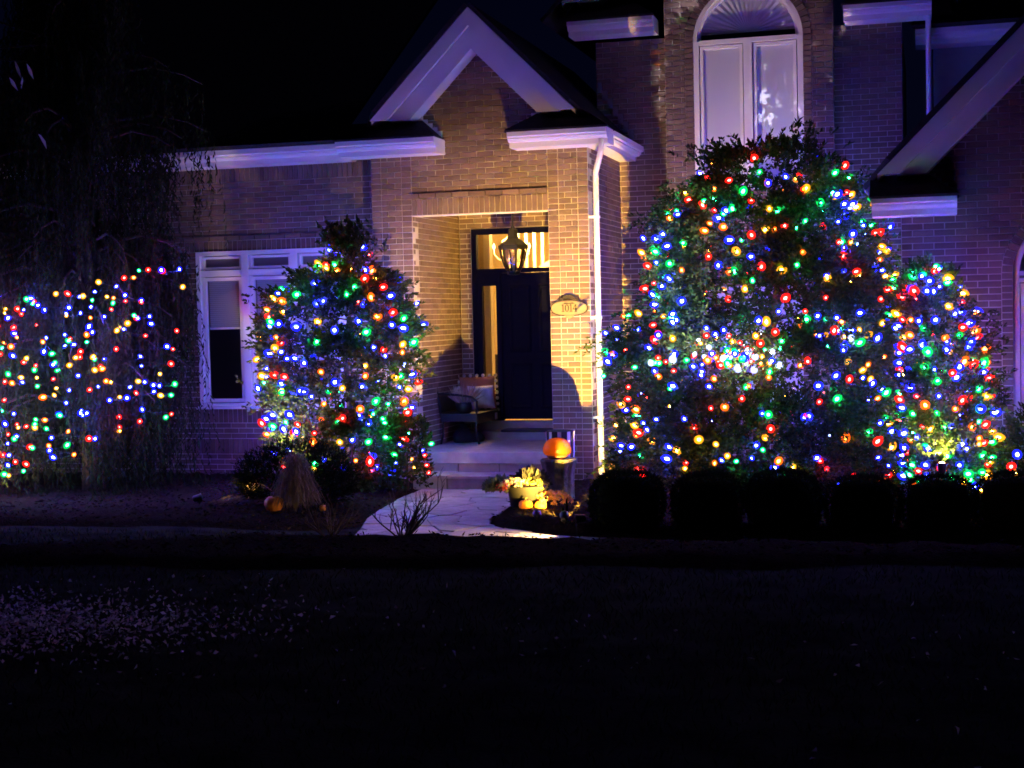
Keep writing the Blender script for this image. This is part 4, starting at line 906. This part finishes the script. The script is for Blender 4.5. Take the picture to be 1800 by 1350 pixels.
t = thing('dry_stalks', 'bright dry leaves standing beside the dark yew, caught in the spotlight', 'plant', (-1.98, -2.45, .10))
for i in range(7): a = -.3 + i * .25; q = MB(); q.add([(0, 0, 0), (.10 * math.sin(a) + .02, -.02, .10), (.16 * math.sin(a) + .02, -.03, .20 + .02 * (i % 3)), (.08 * math.sin(a) - .02, -.02, .11)], [(0, 1, 2, 3)]); q.build('dry_leaf', M_DRYLEAF, t)
# straw tuft lit on the bed
n = 500; P = np.stack([rng.uniform(-2.2, -1.6, n), rng.uniform(-3.0, -2.65, n), rng.uniform(.10, .14, n)], 1); D = np.stack([np.ones(n), rng.normal(0, .5, n), rng.uniform(.05, .6, n)], 1)
tag(link('straw_tuft', leaf_mesh('straw_tuft', P, D, rng.uniform(.05, .16, n), .006, M_TAN)), 'flattened tan grass tuft lit right in front of the black spotlight', 'grass tuft')

# fallen leaves on the lawn
n = 7600; fx = np.concatenate([rng.normal(-.1, .9, n // 2), rng.uniform(-3, 6, n // 2)]); fy = np.concatenate([rng.normal(-9.65, .42, n // 2), rng.normal(-9.6, .75, n // 2)])
keep = (fy > -12.2) & (fy < -5.3) & (rng.uniform(size=n) < np.clip(1.0 - (fx + .2) * .42, .055, 1)); fx, fy = fx[keep], fy[keep]; n = len(fx)
P = np.stack([fx, fy, np.array([g_h(a, b) for a, b in zip(fx, fy)]) + rng.uniform(.0, .05, n)], 1); D = np.stack([rng.normal(size=n), rng.normal(size=n), rng.normal(.15, .5, n)], 1)
kind(link('fallen_leaves', leaf_mesh('fallen_leaves', P, D, (.016 + .036 * rng.uniform(size=n) ** 1.8), rng.uniform(.008, .026, n), M_DRYLEAF, fold=.35)), 'stuff')
# overhanging branch close to the camera, upper left
t = thing('overhanging_branch', 'thin bare twigs with a few pale leaves reaching in at the upper left corner', 'branch', (-.62, -9, 3.75))
for pts in ([(-.6, 0, .35), (.2, 0, .25), (.36, 0, .19), (.55, 0, .13)], [(-.6, 0, .15), (.2, 0, .09), (.4, 0, .09), (.60, 0, .075)], [(-.6, 0, .10), (.18, 0, .02), (.3, 0, 0), (.38, 0, -.01)], [(-.5, 0, -.02), (.2, 0, -.05), (.34, 0, -.16)], [(-.6, .1, -1.03), (.15, .1, -1.07), (.32, .1, -1.13), (.55, .1, -1.16)], [(-.6, .1, -.98), (.2, .1, -1.0), (.34, .1, -.99)]):
    q = MB(); q.tube(pts, [.012, .008, .005, .003][:len(pts)], 6); q.build('twig', M_BARK, t, True)
M_PALE = mat('pale_leaf', (.62, .56, .52), .6, trans=.3)
def big_leaf(pts, m):
    q = MB(); a, b = Vector(pts[0]), Vector(pts[1]); s_ = Vector((.018, -.012, .006)); mid = a.lerp(b, .5)
    q.add([a, a.lerp(b, .3) + s_ * .8, mid + s_, b, mid - s_, a.lerp(b, .3) - s_ * .8, mid + Vector((0, -.008, 0))], [(0, 1, 6), (1, 2, 6), (2, 3, 6), (3, 4, 6), (4, 5, 6), (5, 0, 6)]); return q.build('leaf', m, t)
for p in (((.25, 0, -.10), (.31, 0, -.19)), ((.30, -.01, .0), (.34, 0, -.12)), ((.38, 0, -.02), (.43, 0, -.13)), ((.34, .01, -.10), (.335, 0, -.18))): big_leaf(p, M_PALE if p[0][0] != .30 else M_DRYLEAF)
q = MB(); q.add([(0, 0, 0), (.025, -.01, -.01), (.052, 0, -.05), (.058, 0, -.10), (.035, -.01, -.055)], [(0, 1, 4), (1, 2, 4), (2, 3, 4)])
lf = q.build('leaf', M_PALE, t, loc=(.445, 0, -.47)); q = MB(); q.tube([(.40, 0, .09), (.44, 0, -.2), (.445, 0, -.47)], .0012, 4); q.build('thread', M_BARK, t)

# ------------------------------------------------------------------ light strings
CORE = 150.0
COLS = {'blue': ((.020, .030, 1.0), (.015, .02, 1.0), 1.3, 7.4), 'red': ((1.0, .012, .010), (1.0, .02, .012), .95, 1.6), 'green': ((.010, .80, .20), (.005, .62, .14), .75, 2.1),
        'yellow': ((1.0, .50, .03), (1.0, .46, .02), .75, 1.1), 'orange': ((1.0, .16, .012), (1.0, .20, .012), .85, 1.1)}
COLS['white'] = ((.75, .80, 1.0), (.55, .6, 1.0), .9, 2.2)  # whitish bulbs, only for the bunch imitating window reflections
M_SOCK = mat('socket_green', (.012, .03, .015), .6); BULB = {}
for cname, (tint, glow, gs, pw) in COLS.items():
    mc = emit_mat('bulb_core_' + cname, (1, 1, 1), CORE * pw); ms = shell_mat('bulb_glass_' + cname, tint, glow, gs)
    q = MB()
    q.lathe([(.003, .006), (.0105, .018), (.0095, .030), (.002, .042)], 6, mi=0)          # lit core
    q.lathe([(.014, -.010), (.026, .004), (.0315, .022), (.028, .044), (.016, .062), (.002, .072)], 12, mi=1)   # coloured glass
    q.lathe([(.010, -.036), (.0125, -.034), (.0125, -.006), (.010, -.005)], 7, mi=2)
    BULB[cname] = q.mesh('bulb_' + cname, [mc, ms, M_SOCK], True)
PAL = ['blue'] * 38 + ['red'] * 19 + ['green'] * 19 + ['yellow'] * 14 + ['orange'] * 10
def light_string(label, pts, outs, seed, scale=1.0, white=0.0):
    t = thing('light_string', label, 'string lights', tuple(pts[0]), 'coloured light strings'); g = random.Random(seed); base = Vector(pts[0]); last = None
    for p, o in zip(pts, outs):
        c = 'white' if g.random() < white else g.choice(PAL)
        if c == last and g.random() < .7: c = g.choice(PAL)
        last = c; b = link('bulb', BULB[c], t, Vector(p) - base)
        d = (Vector(o) + Vector((g.uniform(-.6, .6), g.uniform(-.6, .6), g.uniform(-.5, .7)))).normalized(); b.rotation_euler = d.to_track_quat('Z', 'Y').to_euler(); s_ = scale * (.85 + .70 * g.random() ** 1.2); b.scale = (s_, s_, s_)
    q = MB(); wp = [Vector(p) - Vector(o).normalized() * .035 - base for p, o in zip(pts, outs)]
    for a, b in zip(wp, wp[1:]):
        m_ = a.lerp(b, .5) + Vector((0, 0, -.02)); q.tube([a, m_, b], .0022, 3, cap=False)
    q.build('wire', M_SOCK, t); return t
def spiral(C, n, z0, z1, turns, seed, f=1.03, front=.75, jz=.09):
    """a string wound round the crown, most of its bulbs on the side that shows"""
    g = np.random.default_rng(seed); zz = np.linspace(z0, z1, 300); wv = np.interp(zz, C.z, np.array(C.r) - np.array(C.l)) + .35; z = np.interp((np.arange(n) + .5) / n, np.cumsum(wv) / wv.sum(), zz)
    ph = np.linspace(0, turns, n) % 1.0; ph = np.where(ph < front, -np.pi * ph / front, np.pi * (ph - front) / (1 - front)); th = ph + g.normal(0, .10, n); z = np.clip(z + g.normal(0, jz, n), C.z[0], C.z[-1])
    p = C.pt(z, th, f + g.normal(0.0, .045, n)); o = unit(np.stack([np.cos(th), np.sin(th), .25 + 0 * th], 1)); return p, o
p, o = spiral(BIG, 175, 2.25, 3.62, 9, 61, jz=.10); light_string('coloured lights around the upper half of the big evergreen', p, o, 71)
p, o = spiral(BIG, 245, .30, 2.25, 9, 62, jz=.12); light_string('coloured lights around the lower half of the big evergreen', p, o, 72)
g = np.random.default_rng(5); n = 84                                     # added bulb bunch, standing in for lights reflected in the window behind
xs = np.concatenate([g.normal(3.42, .20, 46), g.normal(4.32, .10, 16), g.uniform(2.2, 3.2, 22)]); zs = 1.60 + g.normal(0, .10, n) + np.where(xs > 4, .15, 0) ; th = np.arccos(np.clip((xs - 3.38) / 1.45, -.95, .95))
p = np.stack([xs, -.30 - 1.20 * np.sin(th), zs], 1); p[:, 1] += g.normal(.0, .08, n); od = np.argsort(xs); light_string('added tight bunch of lights imitating window reflections in the middle of the big evergreen', p[od], np.tile([0, -1, .2], (n, 1)), 73, .95, .38)
p, o = spiral(LSH, 190, .30, 3.02, 10, 63, f=1.04, jz=.08); light_string('coloured lights on the pointed shrub left of the porch', p, o, 74)
p, o = spiral(RSH, 165, .28, 2.5, 13, 64, f=1.05, jz=.06, front=.8); light_string('coloured lights on the narrow shrub before the garage', p, o, 75)
# on the weeping tree: draped bulbs over the front
g = np.random.default_rng(9); n = 265; bx_ = -5.75 + 2.85 * ((np.arange(n * 2) * .6180339 + g.normal(0, .02, n * 2)) % 1); top = np.interp(bx_, [-5.9, -4.6, -3.7, -3.1, -2.8], [2.35, 2.45, 2.45, 2.72, 2.75]); bz_ = top - 2.1 * ((np.arange(n * 2) * .7548777 + g.normal(0, .05, n * 2)) % 1) ** 1.15; lowb = np.interp(bx_, [-5.9, -4.5, -3.5, -2.8], [.25, .42, .8, 1.05]); k = (bz_ > lowb); bx_, bz_ = bx_[k][:n], bz_[k][:n]
by_ = -1.75 - np.sqrt(np.maximum(0, 1 - ((bx_ + 4.35) / 1.65) ** 2)) * 1.05 + g.normal(0, .14, len(bx_)); od = np.lexsort((bx_, np.round(bz_ / .18))); p = np.stack([bx_, by_, bz_], 1)[od]
light_string('coloured lights draped over the weeping evergreen', p, np.tile([.1, -1, -.1], (len(p), 1)), 76, .78)
p, o = spiral(SB, 9, .2, .6, 2, 65); light_string('few small lights on the leafy shrub by the steps', p, o, 77, .7)
p = np.array([[6.02, -3.4, .70], [6.0, -3.45, .55], [5.95, -3.42, .60], [6.04, -3.5, .47]]); light_string('loose end of lights dangling between the last boxwood balls', p, np.tile([0, -1, 0.], (4, 1)), 78)

# ------------------------------------------------------------------ garden spotlights (fixture with its lamp)
M_LENS = emit_mat('spot_lens', (1, .70, .30), 20.0)
def spotlight(label, loc, aim, power, col, cone=100, blend=.6, stake=.1, lens=True, rad=.03, added_beam_plate=None):
    t = thing('spotlight', label, 'spotlight', (loc[0], loc[1], loc[2] - stake)); d = (Vector(aim) - Vector(loc)).normalized(); rot = d.to_track_quat('Z', 'Y').to_euler()
    q = MB(); q.tube([(0, 0, -.05), (0, 0, stake * .9)], .008, 6); q.build('stake', M_BLACK, t)
    q = MB(); q.lathe([(.018, -.085), (.034, -.075), (.040, -.02), (.046, .0), (.046, .012), (.040, .012), (.036, -.005), (.0, -.006)], 16); h = q.build('housing', M_BLACK, t, True, (0, 0, stake)); h.rotation_euler = rot
    if lens: q = MB(); q.lathe([(.034, .0), (.030, .016), (.018, .028), (.0, .032)], 16); e = q.build('lens', M_LENS, t, False, (0, 0, stake)); e.rotation_euler = rot
    if added_beam_plate:  # added plates, only to cut the beam off door, stump and right wall
        q = MB(); q.box((-.048, .117, -.06), (-.0180, .120, .028)); q.build('added_shadow_lip', M_BLOCKER, t, loc=(0, 0, stake)); q = MB(); q.box((-.051, .122, -.06), (-.0335, .125, .060)); q.build('added_shadow_lip', M_BLOCKER, t, loc=(0, 0, stake)); q = MB(); q.prism([(.026, -.03), (.022, -.03), (-.022, .22), (-.018, .22)], 'z', -.06, .15); q.build('added_beam_plate', M_BLOCKER, t, loc=(0, 0, stake)); pass
    l = bpy.data.lights.new('spot_lamp', 'SPOT'); l.energy = power; l.color = col; l.spot_size = R(cone); l.spot_blend = blend; l.shadow_soft_size = rad
    lo = bpy.data.objects.new('spot_lamp', l); COL.objects.link(lo); lo.parent = t; lo.location = Vector((0, 0, stake)) + d * .03; lo.rotation_euler = (-d).to_track_quat('Z', 'Y').to_euler(); return t
WARM = (1, .57, .07); WARM2 = (1, .70, .42)
spotlight('garden spotlight on the mulch in front of the flower planter, aimed at the pier', (1.95, -3.86, .17), (1.1, 0, 1.45), 5400, WARM, 68, 1.0, lens=False, rad=.002, added_beam_plate=True)
spotlight('added tiny spotlight at the mulch tip, brightening the flower planter', (1.62, -3.62, .15), (1.35, -2.8, .35), 22, WARM, 95, 1.0, lens=False)  # added helper lamp, brightens flowers outside the narrow pier beam
spotlight('small spotlight left of the big evergreen, aimed up at the arched window', (1.75, .45, .75), (3.0, 1.75, 4.9), 700, WARM2, 30, .2, .66, lens=False, rad=.012)
spotlight('black spotlight behind the first boxwood, aimed high over the big evergreen', (2.40, -3.38, .25), (3.06, 1.75, 4.85), 2600, (.92, .84, 1.0), 21, .3, lens=False, rad=.012)
spotlight('added low spotlight beside the first boxwood, brightening the path edge', (2.12, -4.08, .17), (.3, -4.5, .0), 130, (1, .66, .30), 75, .5, lens=False)  # added helper lamp for the warm strip the pier beam leaves out
spotlight('glowing yellow spotlight low in the narrow garage shrub', (5.37, -2.95, .57), (5.38, -2.74, 1.3), 330, (1, .72, .18), 150, .5, .45)
spotlight('black spotlight leaning in the bed below the left window', (-2.38, -2.80, .16), (-1.6, -2.35, .30), 60, WARM, 42, .6, lens=False)
spotlight('yellow spotlight at the foot of the weeping evergreen, left edge', (-4.85, -3.3, .15), (-4.6, -2.3, 1.0), 160, (1, .75, .22), 80, .6)
spotlight('small spotlight hidden between the yew and the pointed shrub', (-1.98, -2.02, .42), (-1.60, -1.2, 1.2), 420, (1, .72, .36), 110, .8, .3, lens=False)
